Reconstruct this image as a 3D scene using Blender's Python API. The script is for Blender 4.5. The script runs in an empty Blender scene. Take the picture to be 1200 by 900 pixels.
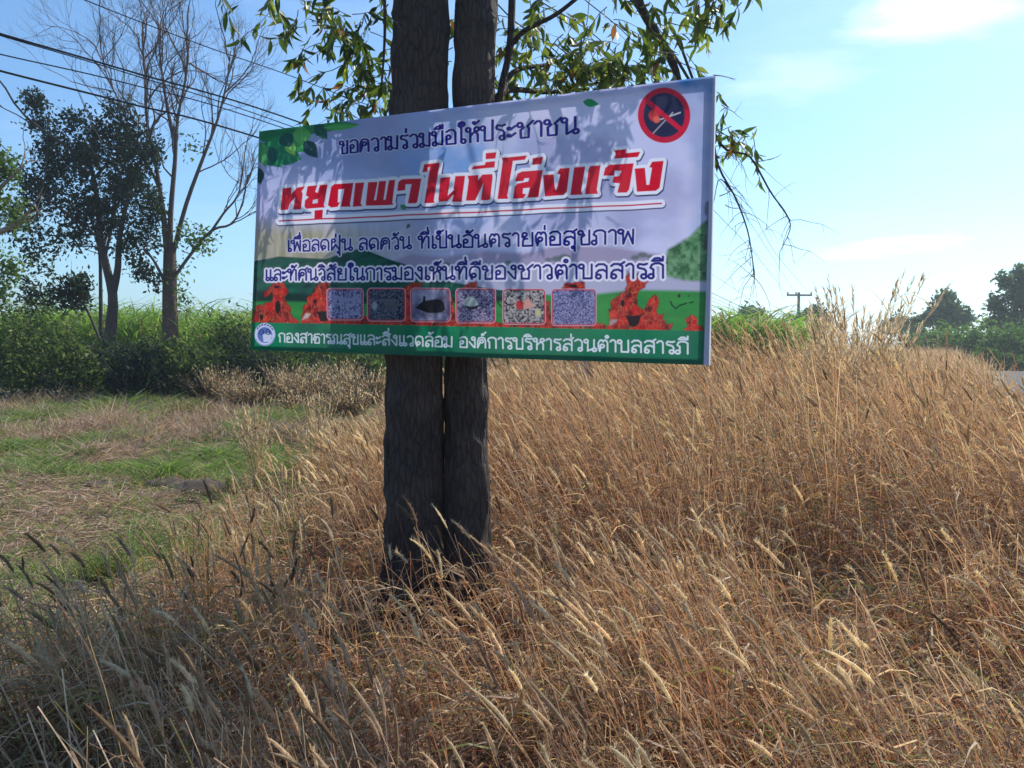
import bpy, math, random
import numpy as np
from math import radians as RAD
rng = np.random.default_rng(11)
random.seed(5)
scn = bpy.context.scene
COL = scn.collection

# ------------------------------------------------------------------ camera, sky, sun, exposure
CAM_Z = 1.5
HAZE = 0.0012
F = 906.0
PITCH = math.atan(50.0 / F)
cam_d = bpy.data.cameras.new('camera')
cam_d.sensor_width = 36.0
cam_d.lens = 36.0 * F / 1200.0
cam_d.clip_start = 0.05
cam_d.clip_end = 3000.0
cam = bpy.data.objects.new('camera', cam_d)
COL.objects.link(cam)
cam.location = (0, 0, CAM_Z)
cam.rotation_euler = (math.pi / 2 - PITCH, 0, 0)
scn.camera = cam
scn.view_settings.view_transform = 'Standard'
scn.view_settings.look = 'None'
scn.view_settings.exposure = 0.42
scn.view_settings.gamma = 1.0

SUN_AZ = RAD(47)      # from straight ahead towards the right
SUN_EL = RAD(44)
world = bpy.data.worlds.new('World')
scn.world = world
world.use_nodes = True
wn = world.node_tree
for n in list(wn.nodes):
    wn.nodes.remove(n)


class NB:
    """small node helper"""
    def __init__(self, nt):
        self.nt = nt

    def n(self, t, **kw):
        nd = self.nt.nodes.new(t)
        for k, v in kw.items():
            if k.startswith('i_'):
                nd.inputs[k[2:].replace('_', ' ')].default_value = v
            else:
                setattr(nd, k, v)
        return nd

    def l(self, a, b):
        self.nt.links.new(a, b)

    def mixc(self, fac, a, b, mode='MIX'):
        m = self.nt.nodes.new('ShaderNodeMix')
        m.data_type = 'RGBA'
        m.blend_type = mode
        for sock, v in ((m.inputs[0], fac), (m.inputs[6], a), (m.inputs[7], b)):
            if hasattr(v, 'is_output') or isinstance(v, bpy.types.NodeSocket):
                self.l(v, sock)
            elif isinstance(v, (int, float)):
                sock.default_value = v
            else:
                sock.default_value = (*v[:3], 1)
        return m.outputs[2]

    def ramp(self, fac, stops):
        r = self.nt.nodes.new('ShaderNodeValToRGB')
        el = r.color_ramp.elements
        while len(el) > 1:
            el.remove(el[-1])
        for i, (p, c) in enumerate(stops):
            e = el[0] if i == 0 else el.new(p)
            e.position = p
            e.color = (*c[:3], 1) if hasattr(c, '__len__') else (c, c, c, 1)
        self.l(fac, r.inputs[0])
        return r.outputs[0]

    def math(self, op, a, b=None, clamp=False):
        m = self.nt.nodes.new('ShaderNodeMath')
        m.operation = op
        m.use_clamp = clamp
        for i, v in enumerate((a, b)):
            if v is None:
                continue
            if isinstance(v, bpy.types.NodeSocket):
                self.l(v, m.inputs[i])
            else:
                m.inputs[i].default_value = v
        return m.outputs[0]


w = NB(wn)
sky = w.n('ShaderNodeTexSky')
sky.sky_type = 'NISHITA'
sky.sun_disc = False
sky.sun_elevation = SUN_EL
sky.sun_rotation = SUN_AZ
sky.air_density = 1.0
sky.dust_density = 0.7
sky.ozone_density = 3.0
tc = w.n('ShaderNodeTexCoord')


def unit(v):
    v = np.array(v, float)
    return v / np.linalg.norm(v)


def raydir(px, py):
    th = PITCH
    return np.array([(px - 600) / F, math.cos(th) + (450 - py) / F * math.sin(th),
                     -math.sin(th) + (450 - py) / F * math.cos(th)])


def at(px, py, Y):
    d = raydir(px, py)
    return np.array([0, 0, CAM_Z]) + d * (Y / d[1])


# thin clouds: stretched noise, gathered round the few places where the sky has a cloud
mp = w.n('ShaderNodeMapping')
mp.inputs['Scale'].default_value = (1.6, 1.6, 7.0)
w.l(tc.outputs['Generated'], mp.inputs[0])
nz = w.n('ShaderNodeTexNoise', i_Scale=2.2, i_Detail=7.0, i_Roughness=0.6)
w.l(mp.outputs[0], nz.inputs['Vector'])
cl_all = w.ramp(nz.outputs[0], [(0.52, 0.0), (0.80, 0.55)])
cfac = w.math('MULTIPLY', cl_all, 0.16)
nz2 = w.n('ShaderNodeTexNoise', i_Scale=5.0, i_Detail=6.0, i_Roughness=0.6)
w.l(mp.outputs[0], nz2.inputs['Vector'])
for (cx, cy, rx, rz, amp) in ((1110, 12, 0.12, 0.028, 0.40), (1050, 290, 0.11, 0.014, 0.62), (930, 90, 0.10, 0.03, 0.18)):
    c = unit(raydir(cx, cy))
    right = unit(np.cross(c, (0, 0, 1)))
    up = np.cross(right, c)
    sub = w.n('ShaderNodeVectorMath', operation='SUBTRACT')
    w.l(tc.outputs['Generated'], sub.inputs[0])
    sub.inputs[1].default_value = c
    d1 = w.n('ShaderNodeVectorMath', operation='DOT_PRODUCT')
    d1.inputs[1].default_value = right / rx
    d2 = w.n('ShaderNodeVectorMath', operation='DOT_PRODUCT')
    d2.inputs[1].default_value = up / rz
    w.l(sub.outputs[0], d1.inputs[0])
    w.l(sub.outputs[0], d2.inputs[0])
    r2 = w.math('ADD', w.math('POWER', d1.outputs['Value'], 2), w.math('POWER', d2.outputs['Value'], 2))
    wob = w.math('MULTIPLY', w.math('SUBTRACT', nz2.outputs[0], 0.5), 3.4)
    g = w.math('SUBTRACT', 1.0, w.math('ADD', r2, wob), clamp=True)
    front = w.math('GREATER_THAN', w.n('ShaderNodeVectorMath', operation='DOT_PRODUCT').outputs['Value'], 0.0)
    fn = front.node.inputs[0].links[0].from_node
    w.l(tc.outputs['Generated'], fn.inputs[0])
    fn.inputs[1].default_value = c
    g = w.math('MULTIPLY', w.math('MULTIPLY', w.math('POWER', g, 1.2), amp), front)
    cfac = w.math('MAXIMUM', cfac, g)
tint = w.mixc(1.0, sky.outputs[0], (0.74, 0.98, 1.13), 'MULTIPLY')
skc = w.mixc(cfac, tint, (9.5, 9.8, 10.0))
bg = w.n('ShaderNodeBackground')
bg.inputs['Strength'].default_value = 0.128
w.l(skc, bg.inputs['Color'])
wo = w.n('ShaderNodeOutputWorld')
w.l(bg.outputs[0], wo.inputs[0])

sun_d = bpy.data.lights.new('sun', 'SUN')
sun_d.energy = 5.0
sun_d.angle = RAD(0.55)
sun_d.color = (1.0, 0.94, 0.84)
sun = bpy.data.objects.new('sun', sun_d)
COL.objects.link(sun)
SUNV = np.array([math.sin(SUN_AZ) * math.cos(SUN_EL), math.cos(SUN_AZ) * math.cos(SUN_EL), math.sin(SUN_EL)])
from mathutils import Vector
sun.rotation_euler = Vector(SUNV).to_track_quat('Z', 'Y').to_euler()
sun.location = tuple(SUNV * 60)

# ------------------------------------------------------------------ helpers: meshes, tags, materials


def tag(o, label=None, cat=None, group=None, kind=None):
    for k, v in (('label', label), ('category', cat), ('group', group), ('kind', kind)):
        if v:
            o[k] = v
    return o


def empty(name, loc, label, cat, group=None):
    o = bpy.data.objects.new(name, None)
    COL.objects.link(o)
    o.location = tuple(float(v) for v in loc)
    o.empty_display_size = 0.2
    return tag(o, label, cat, group)


def mesh(name, V, faces, mat=None, parent=None, col=None, smooth=False, uv=None):
    """V (n,3); faces: list of int arrays (m,3) or (m,4)"""
    me = bpy.data.meshes.new(name)
    V = np.asarray(V, np.float32)
    if parent is not None:
        V = V - np.array(parent.location, np.float32)
    faces = [np.asarray(f, np.int32) for f in faces if len(f)]
    me.vertices.add(len(V))
    me.vertices.foreach_set('co', V.ravel())
    lv = np.concatenate([f.ravel() for f in faces])
    tot = np.concatenate([np.full(len(f), f.shape[1], np.int32) for f in faces])
    st = np.concatenate([[0], np.cumsum(tot)[:-1]]).astype(np.int32)
    me.loops.add(len(lv))
    me.loops.foreach_set('vertex_index', lv)
    me.polygons.add(len(tot))
    me.polygons.foreach_set('loop_start', st)
    me.polygons.foreach_set('loop_total', tot)
    me.polygons.foreach_set('use_smooth', np.full(len(tot), smooth))
    if col is not None:
        ca = me.color_attributes.new('Col', 'FLOAT_COLOR', 'POINT')
        c = np.ones((len(V), 4), np.float32)
        c[:, :3] = col
        ca.data.foreach_set('color', c.ravel())
    if uv is not None:
        ul = me.uv_layers.new(name='UVMap')
        ul.data.foreach_set('uv', np.asarray(uv, np.float32)[lv].ravel())
    me.update(calc_edges=True)
    me.validate()
    if mat:
        me.materials.append(mat)
    o = bpy.data.objects.new(name, me)
    COL.objects.link(o)
    if parent is not None:
        o.parent = parent
    return o


class Acc:
    """collects pieces into one mesh"""
    def __init__(self):
        self.V, self.F3, self.F4, self.C, self.n = [], [], [], [], 0

    def add(self, V, F, C=(1, 1, 1)):
        V = np.asarray(V, float).reshape(-1, 3)
        F = np.asarray(F, int)
        (self.F3 if F.shape[1] == 3 else self.F4).append(F + self.n)
        self.V.append(V)
        c = np.asarray(C, float)
        self.C.append(np.broadcast_to(c, (len(V), 3)) if c.ndim == 1 else c)
        self.n += len(V)

    def build(self, name, mat, parent=None, smooth=False):
        fs = []
        if self.F3:
            fs.append(np.concatenate(self.F3))
        if self.F4:
            fs.append(np.concatenate(self.F4))
        return mesh(name, np.concatenate(self.V), fs, mat, parent, np.concatenate(self.C), smooth)


def tube(P, R, sides=8, cap=True):
    P = np.asarray(P, float)
    R = np.broadcast_to(np.asarray(R, float), (len(P),))
    T = np.gradient(P, axis=0)
    T /= np.linalg.norm(T, axis=1)[:, None] + 1e-9
    ref = np.array([0.0, 0.0, 1.0]) if abs(T[0][2]) < 0.9 else np.array([1.0, 0, 0])
    U = np.zeros_like(P)
    u = np.cross(T[0], ref)
    for i in range(len(P)):
        u = u - T[i] * u.dot(T[i])
        u /= np.linalg.norm(u) + 1e-9
        U[i] = u
    W = np.cross(T, U)
    a = np.linspace(0, 2 * np.pi, sides, endpoint=False)
    V = P[:, None, :] + R[:, None, None] * (np.cos(a)[None, :, None] * U[:, None, :] + np.sin(a)[None, :, None] * W[:, None, :])
    n = len(P)
    i = np.arange(n - 1)[:, None] * sides
    j = np.arange(sides)[None, :]
    j2 = (j + 1) % sides
    Fq = np.stack([i + j, i + j2, i + sides + j2, i + sides + j], -1).reshape(-1, 4)
    return V.reshape(-1, 3), Fq


def spline(P, n):
    P = np.asarray(P, float)
    k = len(P)
    Q = np.vstack([2 * P[0] - P[1], P, 2 * P[-1] - P[-2]])
    out = []
    for t in np.linspace(0, k - 1, n):
        i = min(int(t), k - 2)
        f = t - i
        a, b, c, d = Q[i], Q[i + 1], Q[i + 2], Q[i + 3]
        out.append(0.5 * ((2 * b) + (c - a) * f + (2 * a - 5 * b + 4 * c - d) * f * f + (3 * b - a - 3 * c + d) * f ** 3))
    return np.array(out)


def box_vf(c, ax, ay, az):
    c, ax, ay, az = (np.asarray(v, float) for v in (c, ax, ay, az))
    V = [c + sx * ax + sy * ay + sz * az for sz in (-1, 1) for sy in (-1, 1) for sx in (-1, 1)]
    Fq = [(0, 2, 3, 1), (4, 5, 7, 6), (0, 1, 5, 4), (2, 6, 7, 3), (0, 4, 6, 2), (1, 3, 7, 5)]
    return np.array(V), np.array(Fq)


def ribbons(base, up, bend, L, width, k, side=None, taper=1.0, wmin=0.15):
    """N curved strips. base(N,3) up(N,3) unit start dir, bend(N,3) added with t^2, L(N) length."""
    N = len(base)
    t = np.linspace(0, 1, k + 1)[None, :, None]
    P = base[:, None, :] + L[:, None, None] * (up[:, None, :] * t + bend[:, None, :] * t ** 2)
    D = up[:, None, :] + 2 * bend[:, None, :] * t
    D /= np.linalg.norm(D, axis=2, keepdims=True) + 1e-9
    if side is None:
        side = rng.normal(size=(N, 3))
    S = np.cross(D, side[:, None, :])
    S /= np.linalg.norm(S, axis=2, keepdims=True) + 1e-9
    tt = t[:, :, 0]
    prof = np.clip((1 - tt ** 1.7) * taper + (1 - taper), wmin, 1)
    wd = 0.5 * np.asarray(width)[:, None] * prof
    V = np.stack([P - S * wd[:, :, None], P + S * wd[:, :, None]], 2)
    V = V.reshape(-1, 3)
    b = (np.arange(N) * (k + 1) * 2)[:, None]
    i = np.arange(k)[None, :] * 2
    Fq = np.stack([b + i, b + i + 1, b + i + 3, b + i + 2], -1).reshape(-1, 4)
    return V, Fq, P, D


def percol(col, m):
    return np.repeat(col, m, axis=0)


def vnoise(x, y, s, seed=0):
    """value noise for placing things"""
    r = np.random.default_rng(seed).random((128, 128))
    x = np.asarray(x) / s + 400
    y = np.asarray(y) / s + 400
    xi, yi = np.floor(x).astype(int), np.floor(y).astype(int)
    fx, fy = x - xi, y - yi
    fx, fy = fx * fx * (3 - 2 * fx), fy * fy * (3 - 2 * fy)
    g = lambda a, b: r[a % 128, b % 128]
    return (g(xi, yi) * (1 - fx) + g(xi + 1, yi) * fx) * (1 - fy) + (g(xi, yi + 1) * (1 - fx) + g(xi + 1, yi + 1) * fx) * fy


def fbm(x, y, s, seed=0, o=3):
    return sum(vnoise(x, y, s / 2 ** i, seed + i) * 0.5 ** i for i in range(o)) / sum(0.5 ** i for i in range(o))


def new_mat(name):
    m = bpy.data.materials.new(name)
    m.use_nodes = True
    nt = m.node_tree
    for n in list(nt.nodes):
        nt.nodes.remove(n)
    return m, NB(nt)


def plain(name, color, rough=0.7, metal=0.0, nscale=30, var=0.15, bump=0.0):
    m, b = new_mat(name)
    tcn = b.n('ShaderNodeTexCoord')
    nn = b.n('ShaderNodeTexNoise', i_Scale=float(nscale), i_Detail=5.0)
    b.l(tcn.outputs['Object'], nn.inputs['Vector'])
    lo = tuple(c * (1 - var) for c in color)
    hi = tuple(min(1, c * (1 + var)) for c in color)
    c = b.mixc(nn.outputs[0], lo, hi)
    p = b.n('ShaderNodeBsdfPrincipled', i_Roughness=rough, i_Metallic=metal)
    b.l(c, p.inputs['Base Color'])
    if bump:
        bp = b.n('ShaderNodeBump', i_Strength=bump, i_Distance=0.01)
        b.l(nn.outputs[0], bp.inputs['Height'])
        b.l(bp.outputs[0], p.inputs['Normal'])
    o = b.n('ShaderNodeOutputMaterial')
    b.l(p.outputs[0], o.inputs[0])
    return m


def leafy(name, trans=0.35, rough=0.55, spec=0.3, tint=(1, 1, 1), tsat=(1.0, 1.15, 0.6)):
    """vertex-coloured leaf: diffuse + translucent + a little gloss; colour grain from noise"""
    m, b = new_mat(name)
    a = b.n('ShaderNodeAttribute')
    a.attribute_name = 'Col'
    tcn = b.n('ShaderNodeTexCoord')
    nn = b.n('ShaderNodeTexNoise', i_Scale=60.0, i_Detail=3.0)
    b.l(tcn.outputs['Object'], nn.inputs['Vector'])
    c = b.mixc(1.0, a.outputs['Color'], b.ramp(nn.outputs[0], [(0.3, tuple(0.75 * t for t in tint)), (0.7, tuple(1.2 * t for t in tint))]), 'MULTIPLY')
    p = b.n('ShaderNodeBsdfPrincipled', i_Roughness=rough)
    p.inputs['Specular IOR Level'].default_value = spec
    b.l(c, p.inputs['Base Color'])
    tr = b.n('ShaderNodeBsdfTranslucent')
    b.l(b.mixc(1.0, c, tuple(1.5 * t for t in tsat), 'MULTIPLY'), tr.inputs[0])
    mx = b.n('ShaderNodeMixShader')
    mx.inputs[0].default_value = trans
    b.l(p.outputs[0], mx.inputs[1])
    b.l(tr.outputs[0], mx.inputs[2])
    o = b.n('ShaderNodeOutputMaterial')
    b.l(mx.outputs[0], o.inputs[0])
    return m


M_leaf = leafy('leaf', 0.42, 0.45, 0.35)
M_bush = leafy('bush_leaf', 0.3, 0.75, 0.12)
M_grass = leafy('dry_grass', 0.38, 0.6, 0.25, tsat=(1.0, 0.89, 0.64))
M_green = leafy('green_grass', 0.4, 0.5, 0.25)
M_fluff = leafy('seed_head', 0.5, 0.9, 0.05, tsat=(1.0, 0.95, 0.74))


def bark_mat(name, dark, light, scale=14, tall=0.22, bump=0.6):
    m, b = new_mat(name)
    tcn = b.n('ShaderNodeTexCoord')
    mpn = b.n('ShaderNodeMapping')
    mpn.inputs['Scale'].default_value = (1, 1, tall)
    b.l(tcn.outputs['Object'], mpn.inputs[0])
    n1 = b.n('ShaderNodeTexNoise', i_Scale=float(scale * 2), i_Detail=8.0, i_Roughness=0.7)
    b.l(mpn.outputs[0], n1.inputs['Vector'])
    vo = b.n('ShaderNodeTexVoronoi', i_Scale=float(scale * 2.2))
    vo.feature = 'DISTANCE_TO_EDGE'
    b.l(mpn.outputs[0], vo.inputs['Vector'])
    crack = b.ramp(vo.outputs['Distance'], [(0.0, 0.0), (0.16, 1.0)])
    h = b.math('ADD', b.math('MULTIPLY', crack, 0.5), n1.outputs[0])
    n2 = b.n('ShaderNodeTexNoise', i_Scale=3.0, i_Detail=3.0)
    b.l(tcn.outputs['Object'], n2.inputs['Vector'])
    c = b.mixc(b.math('MULTIPLY', h, 0.7), dark, light)
    c = b.mixc(b.ramp(n2.outputs[0], [(0.5, 0.0), (0.75, 0.5)]), c, tuple(x * 1.5 for x in light))
    p = b.n('ShaderNodeBsdfPrincipled', i_Roughness=0.9)
    b.l(c, p.inputs['Base Color'])
    bp = b.n('ShaderNodeBump', i_Strength=bump, i_Distance=0.02)
    b.l(h, bp.inputs['Height'])
    b.l(bp.outputs[0], p.inputs['Normal'])
    o = b.n('ShaderNodeOutputMaterial')
    b.l(p.outputs[0], o.inputs[0])
    return m


M_bark = bark_mat('main_bark', (0.006, 0.005, 0.005), (0.085, 0.060, 0.050), 17, 0.24, 1.0)
M_bark_far = bark_mat('far_bark', (0.02, 0.016, 0.014), (0.09, 0.07, 0.06), 8, 0.3)
M_bark_pale = bark_mat('pale_bark', (0.04, 0.025, 0.022), (0.15, 0.095, 0.08), 8, 0.3)
M_limb = bark_mat('limb_bark', (0.16, 0.11, 0.08), (0.36, 0.28, 0.20), 8, 0.3)
M_twig = plain('twig_bark', (0.13, 0.10, 0.085), 0.85, var=0.3)

# ------------------------------------------------------------------ ground, road, far land
# terrain: flat verge with gentle lumps


def gz(x, y):
    x = np.asarray(x, float)
    y = np.asarray(y, float)
    near = np.clip(1 - np.hypot(x, y) / 60.0, 0, 1)
    return (fbm(x, y, 2.6, 3, 3) - 0.5) * 0.20 * near + (fbm(x, y, 0.7, 9, 2) - 0.5) * 0.11 * np.clip(1 - np.hypot(x, y) / 25.0, 0, 1)


def road_side(x, y):
    """metres to the right of the near road edge (negative = on the verge)"""
    return (x - 1.9 - 0.55 * y) * 0.876


def ground_height(x, y):
    s = road_side(x, y)
    k = np.clip((s + 1.5) / 1.5, 0, 1)          # flatten towards the road
    return gz(x, y) * (1 - k)


def axis_pts(lo, hi, fine_lo, fine_hi, step):
    mid = np.arange(fine_lo, fine_hi + 1e-6, step)
    a = fine_lo - np.geomspace(step * 1.3, fine_lo - lo, 26)[::-1]
    b = fine_hi + np.geomspace(step * 1.3, hi - fine_hi, 26)
    return np.concatenate([a, mid, b])


gx = axis_pts(-900, 900, -18, 18, 0.16)
gy = axis_pts(-300, 900, -2, 26, 0.16)
GX, GY = np.meshgrid(gx, gy)
GZ = ground_height(GX, GY)
nx, ny = len(gx), len(gy)
ii = (np.arange(ny - 1)[:, None] * nx + np.arange(nx - 1)[None, :])
Fg = np.stack([ii, ii + 1, ii + nx + 1, ii + nx], -1).reshape(-1, 4)

GREENF = lambda x, y: fbm(x, y, 1.1, 21, 3) - .34 * np.exp(-((x + 4.2) / 2.6) ** 2 - ((y - 7.3) / 1.1) ** 2) + .16 * np.exp(-((x + 2.6) / .7) ** 2 - ((y - 5.0) / .6) ** 2) + 0.25 * (fbm(x, y, 5.0, 31, 2) - 0.5) + 0.05 * np.clip((y - 9) / 5, 0, 1)
m, b = new_mat('ground_soil')
tcn = b.n('ShaderNodeTexCoord')
n1 = b.n('ShaderNodeTexNoise', i_Scale=1.1, i_Detail=8.0, i_Roughness=0.65)
n2 = b.n('ShaderNodeTexNoise', i_Scale=24.0, i_Detail=8.0, i_Roughness=0.75)
n3 = b.n('ShaderNodeTexNoise', i_Scale=0.35, i_Detail=4.0)
for q in (n1, n2, n3):
    b.l(tcn.outputs['Object'], q.inputs['Vector'])
c = b.mixc(n2.outputs[0], (0.07, 0.045, 0.03), (0.30, 0.215, 0.16))
c = b.mixc(b.ramp(n1.outputs[0], [(0.50, 0.0), (0.66, 0.75)]), c, (0.10, 0.12, 0.045))
c = b.mixc(b.ramp(n3.outputs[0], [(0.4, 0.0), (0.7, 0.4)]), c, (0.20, 0.15, 0.08))
p = b.n('ShaderNodeBsdfPrincipled', i_Roughness=0.95)
b.l(c, p.inputs['Base Color'])
bp = b.n('ShaderNodeBump', i_Strength=0.8, i_Distance=0.03)
b.l(n2.outputs[0], bp.inputs['Height'])
b.l(bp.outputs[0], p.inputs['Normal'])
b.l(p.outputs[0], b.n('ShaderNodeOutputMaterial').inputs[0])
M_soil = m
tag(mesh('ground', np.stack([GX, GY, GZ], -1).reshape(-1, 3), [Fg], M_soil, smooth=True), kind='structure')

# asphalt road running past on the right
RD = unit((0.55, 1.0, 0))
RN = np.array([RD[1], -RD[0], 0])
R0 = np.array([1.9, 0, 0])


def road_pt(s, t, z):
    return R0 + RN * s + RD * t + np.array([0, 0, z])


m, b = new_mat('asphalt')
tcn = b.n('ShaderNodeTexCoord')
n1 = b.n('ShaderNodeTexNoise', i_Scale=90.0, i_Detail=6.0)
n2 = b.n('ShaderNodeTexNoise', i_Scale=0.9, i_Detail=5.0)
b.l(tcn.outputs['Object'], n1.inputs['Vector'])
b.l(tcn.outputs['Object'], n2.inputs['Vector'])
c = b.mixc(n1.outputs[0], (0.06, 0.06, 0.062), (0.15, 0.148, 0.145))
c = b.mixc(b.ramp(n2.outputs[0], [(0.4, 0.0), (0.7, 0.5)]), c, (0.17, 0.165, 0.15))
p = b.n('ShaderNodeBsdfPrincipled', i_Roughness=0.95)
p.inputs['Specular IOR Level'].default_value = 0.1
b.l(c, p.inputs['Base Color'])
bp = b.n('ShaderNodeBump', i_Strength=0.4, i_Distance=0.004)
b.l(n1.outputs[0], bp.inputs['Height'])
b.l(bp.outputs[0], p.inputs['Normal'])
b.l(p.outputs[0], b.n('ShaderNodeOutputMaterial').inputs[0])
M_asph = m
M_paint = plain('road_paint', (0.72, 0.72, 0.70), 0.6, nscale=12, var=0.12)
ts = np.linspace(-20, 400, 60)
ss = [0.0, 3.2, 6.4]
V = [road_pt(s, t, 0.05 - 0.004 * abs(s - 3.2)) for t in ts for s in ss]
V += [road_pt(-0.15, t, -0.05) for t in ts] + [road_pt(6.55, t, -0.05) for t in ts]
Fr = []
for i in range(len(ts) - 1):
    for j in range(2):
        a = i * 3 + j
        Fr.append((a, a + 1, a + 4, a + 3))
    k = len(ts) * 3 + i
    Fr.append((k, i * 3, i * 3 + 3, k + 1))
    k2 = len(ts) * 4 + i
    Fr.append((i * 3 + 2, k2, k2 + 1, i * 3 + 5))
tag(mesh('road', V, [Fr], M_asph), kind='structure')
for s0, nm in ((6.03, 'edge_line'),):
    V = [road_pt(s0 + ds, t, 0.056 - 0.004 * abs(s0 - 3.2)) for t in ts for ds in (0, 0.12)]
    tag(mesh(nm, V, [[(2 * i, 2 * i + 1, 2 * i + 3, 2 * i + 2) for i in range(len(ts) - 1)]], M_paint), kind='structure')

# ------------------------------------------------------------------ the sign
CORN = np.array([(304, 154), (837, 89), (829.5, 428), (294, 410)], float)   # where the four corners fall
th = PITCH
CX, CYv, CZ = np.array([1, 0, 0.]), np.array([0, math.sin(th), math.cos(th)]), np.array([0, math.cos(th), -math.sin(th)])
to_w = lambda v: v[0] * CX + v[1] * CYv + v[2] * CZ
SN = to_w(np.array([0.38898, -0.0117, 0.92117]))          # away from the viewer
SN /= np.linalg.norm(SN)
SP = to_w(np.array([-.27592, .72562, 3.6927])) + np.array([0, 0, CAM_Z])


def on_sign(px, py):
    d = raydir(px, py)
    t = (SP - np.array([0, 0, CAM_Z])).dot(SN) / d.dot(SN)
    return np.array([0, 0, CAM_Z]) + d * t


def homog(src, dst):
    A = []
    for (x, y), (u, v) in zip(src, dst):
        A.append([x, y, 1, 0, 0, 0, -u * x, -u * y, -u])
        A.append([0, 0, 0, x, y, 1, -v * x, -v * y, -v])
    return np.linalg.svd(np.array(A))[2][-1].reshape(3, 3)


UVC = np.array([(0, 1), (1, 1), (1, 0), (0, 0)], float)
H = homog(UVC, CORN)


def uv2px(u, v):
    q = H @ np.stack([u, v, np.ones_like(u)])
    return q[0] / q[2], q[1] / q[2]


SW = {tuple(c): on_sign(*p) for c, p in zip(UVC, CORN)}
TLp, TRp, BRp, BLp = (on_sign(*p) for p in CORN)


def sign_pt(u, v, off=0.0):
    """bilinear point on the banner; off > 0 is behind it"""
    u = np.asarray(u, float)[..., None]
    v = np.asarray(v, float)[..., None]
    return (BLp * (1 - u) + BRp * u) * (1 - v) + (TLp * (1 - u) + TRp * u) * v + SN * off


# ---- the printed artwork, painted by code in an image (pixel coordinates of the drawing plan = plan px)
TW, TH = 1800, 900
uu, vv = np.meshgrid((np.arange(TW) + .5) / TW, (np.arange(TH) + .5) / TH)
PXg, PYg = uv2px(uu.ravel(), vv.ravel())
PXg, PYg = PXg.reshape(TH, TW), PYg.reshape(TH, TW)
IMG = np.zeros((TH, TW, 3), np.float32)
Hi = np.linalg.inv(H)


def px2ij(x, y):
    q = Hi @ np.array([x, y, 1.0])
    return q[0] / q[2] * TW, q[1] / q[2] * TH


def window(x0, y0, x1, y1):
    pts = [px2ij(x, y) for x, y in ((x0, y0), (x1, y0), (x1, y1), (x0, y1))]
    xs, ys = [p[0] for p in pts], [p[1] for p in pts]
    return (slice(max(0, int(min(ys)) - 2), min(TH, int(max(ys)) + 3)), slice(max(0, int(min(xs)) - 2), min(TW, int(max(xs)) + 3)))


def seg_dist(X, Y, pts, ax=1.0, ay=1.0, closed=False):
    d = np.full(X.shape, 1e9, np.float32)
    pts = list(pts)
    if closed:
        pts = pts + [pts[0]]
    for (x0, y0), (x1, y1) in zip(pts[:-1], pts[1:]):
        ex, ey = (x1 - x0) / ax, (y1 - y0) / ay
        qx, qy = (X - x0) / ax, (Y - y0) / ay
        t = np.clip((qx * ex + qy * ey) / (ex * ex + ey * ey + 1e-9), 0, 1)
        d = np.minimum(d, np.hypot(qx - t * ex, qy - t * ey))
    return d


def sdf_poly(X, Y, pts):
    d = seg_dist(X, Y, pts, closed=True)
    ins = np.zeros(X.shape, bool)
    n = len(pts)
    for i in range(n):
        x0, y0 = pts[i]
        x1, y1 = pts[(i + 1) % n]
        if y0 == y1:
            continue
        c = ((y0 > Y) != (y1 > Y)) & (X < (x1 - x0) * (Y - y0) / (y1 - y0) + x0)
        ins ^= c
    return np.where(ins, -d, d)


def bounds(pts, m):
    a = np.array(pts)
    return a[:, 0].min() - m, a[:, 1].min() - m, a[:, 0].max() + m, a[:, 1].max() + m


def paint(sl, alpha, color):
    c = np.asarray(color, np.float32)
    IMG[sl] = IMG[sl] * (1 - alpha[..., None]) + c * alpha[..., None]


def fill(pts, color, grow=0.0, soft=0.5, alpha=1.0, tex=None):
    sl = window(*bounds(pts, grow + soft + 1))
    X, Y = PXg[sl], PYg[sl]
    d = sdf_poly(X, Y, pts) - grow
    a = np.clip(0.5 - d / soft, 0, 1) * alpha
    paint(sl, a.astype(np.float32), color if tex is None else tex(X, Y))


def stroke(pts, r, color, soft=0.4, alpha=1.0):
    sl = window(*bounds(pts, r + soft + 1))
    d = seg_dist(PXg[sl], PYg[sl], pts) - r
    paint(sl, (np.clip(0.5 - d / soft, 0, 1) * alpha).astype(np.float32), color)


def ell(cx, cy, rx, ry, n=28):
    a = np.linspace(0, 2 * np.pi, n, endpoint=False)
    return [(cx + rx * math.cos(t), cy + ry * math.sin(t)) for t in a]


def S(*v):       # sRGB 0-255 -> linear
    v = np.array(v, float) / 255
    return np.where(v <= 0.04045, v / 12.92, ((v + 0.055) / 1.055) ** 2.4)


N2 = lambda X, Y, s, k, o=4: fbm(X, Y, s, k, o)[..., None]
lerp = lambda a, b, t: np.asarray(a) * (1 - t) + np.asarray(b) * t

def jag(pts, amp=1.0, n=4, seed=0):
    r = np.random.default_rng(seed)
    out = []
    k = len(pts)
    for i in range(k):
        a, b2 = np.array(pts[i]), np.array(pts[(i + 1) % k])
        for j in range(n):
            q = a + (b2 - a) * j / n
            if j:
                q = q + r.normal(size=2) * amp
            out.append(tuple(q))
    return out


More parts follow.
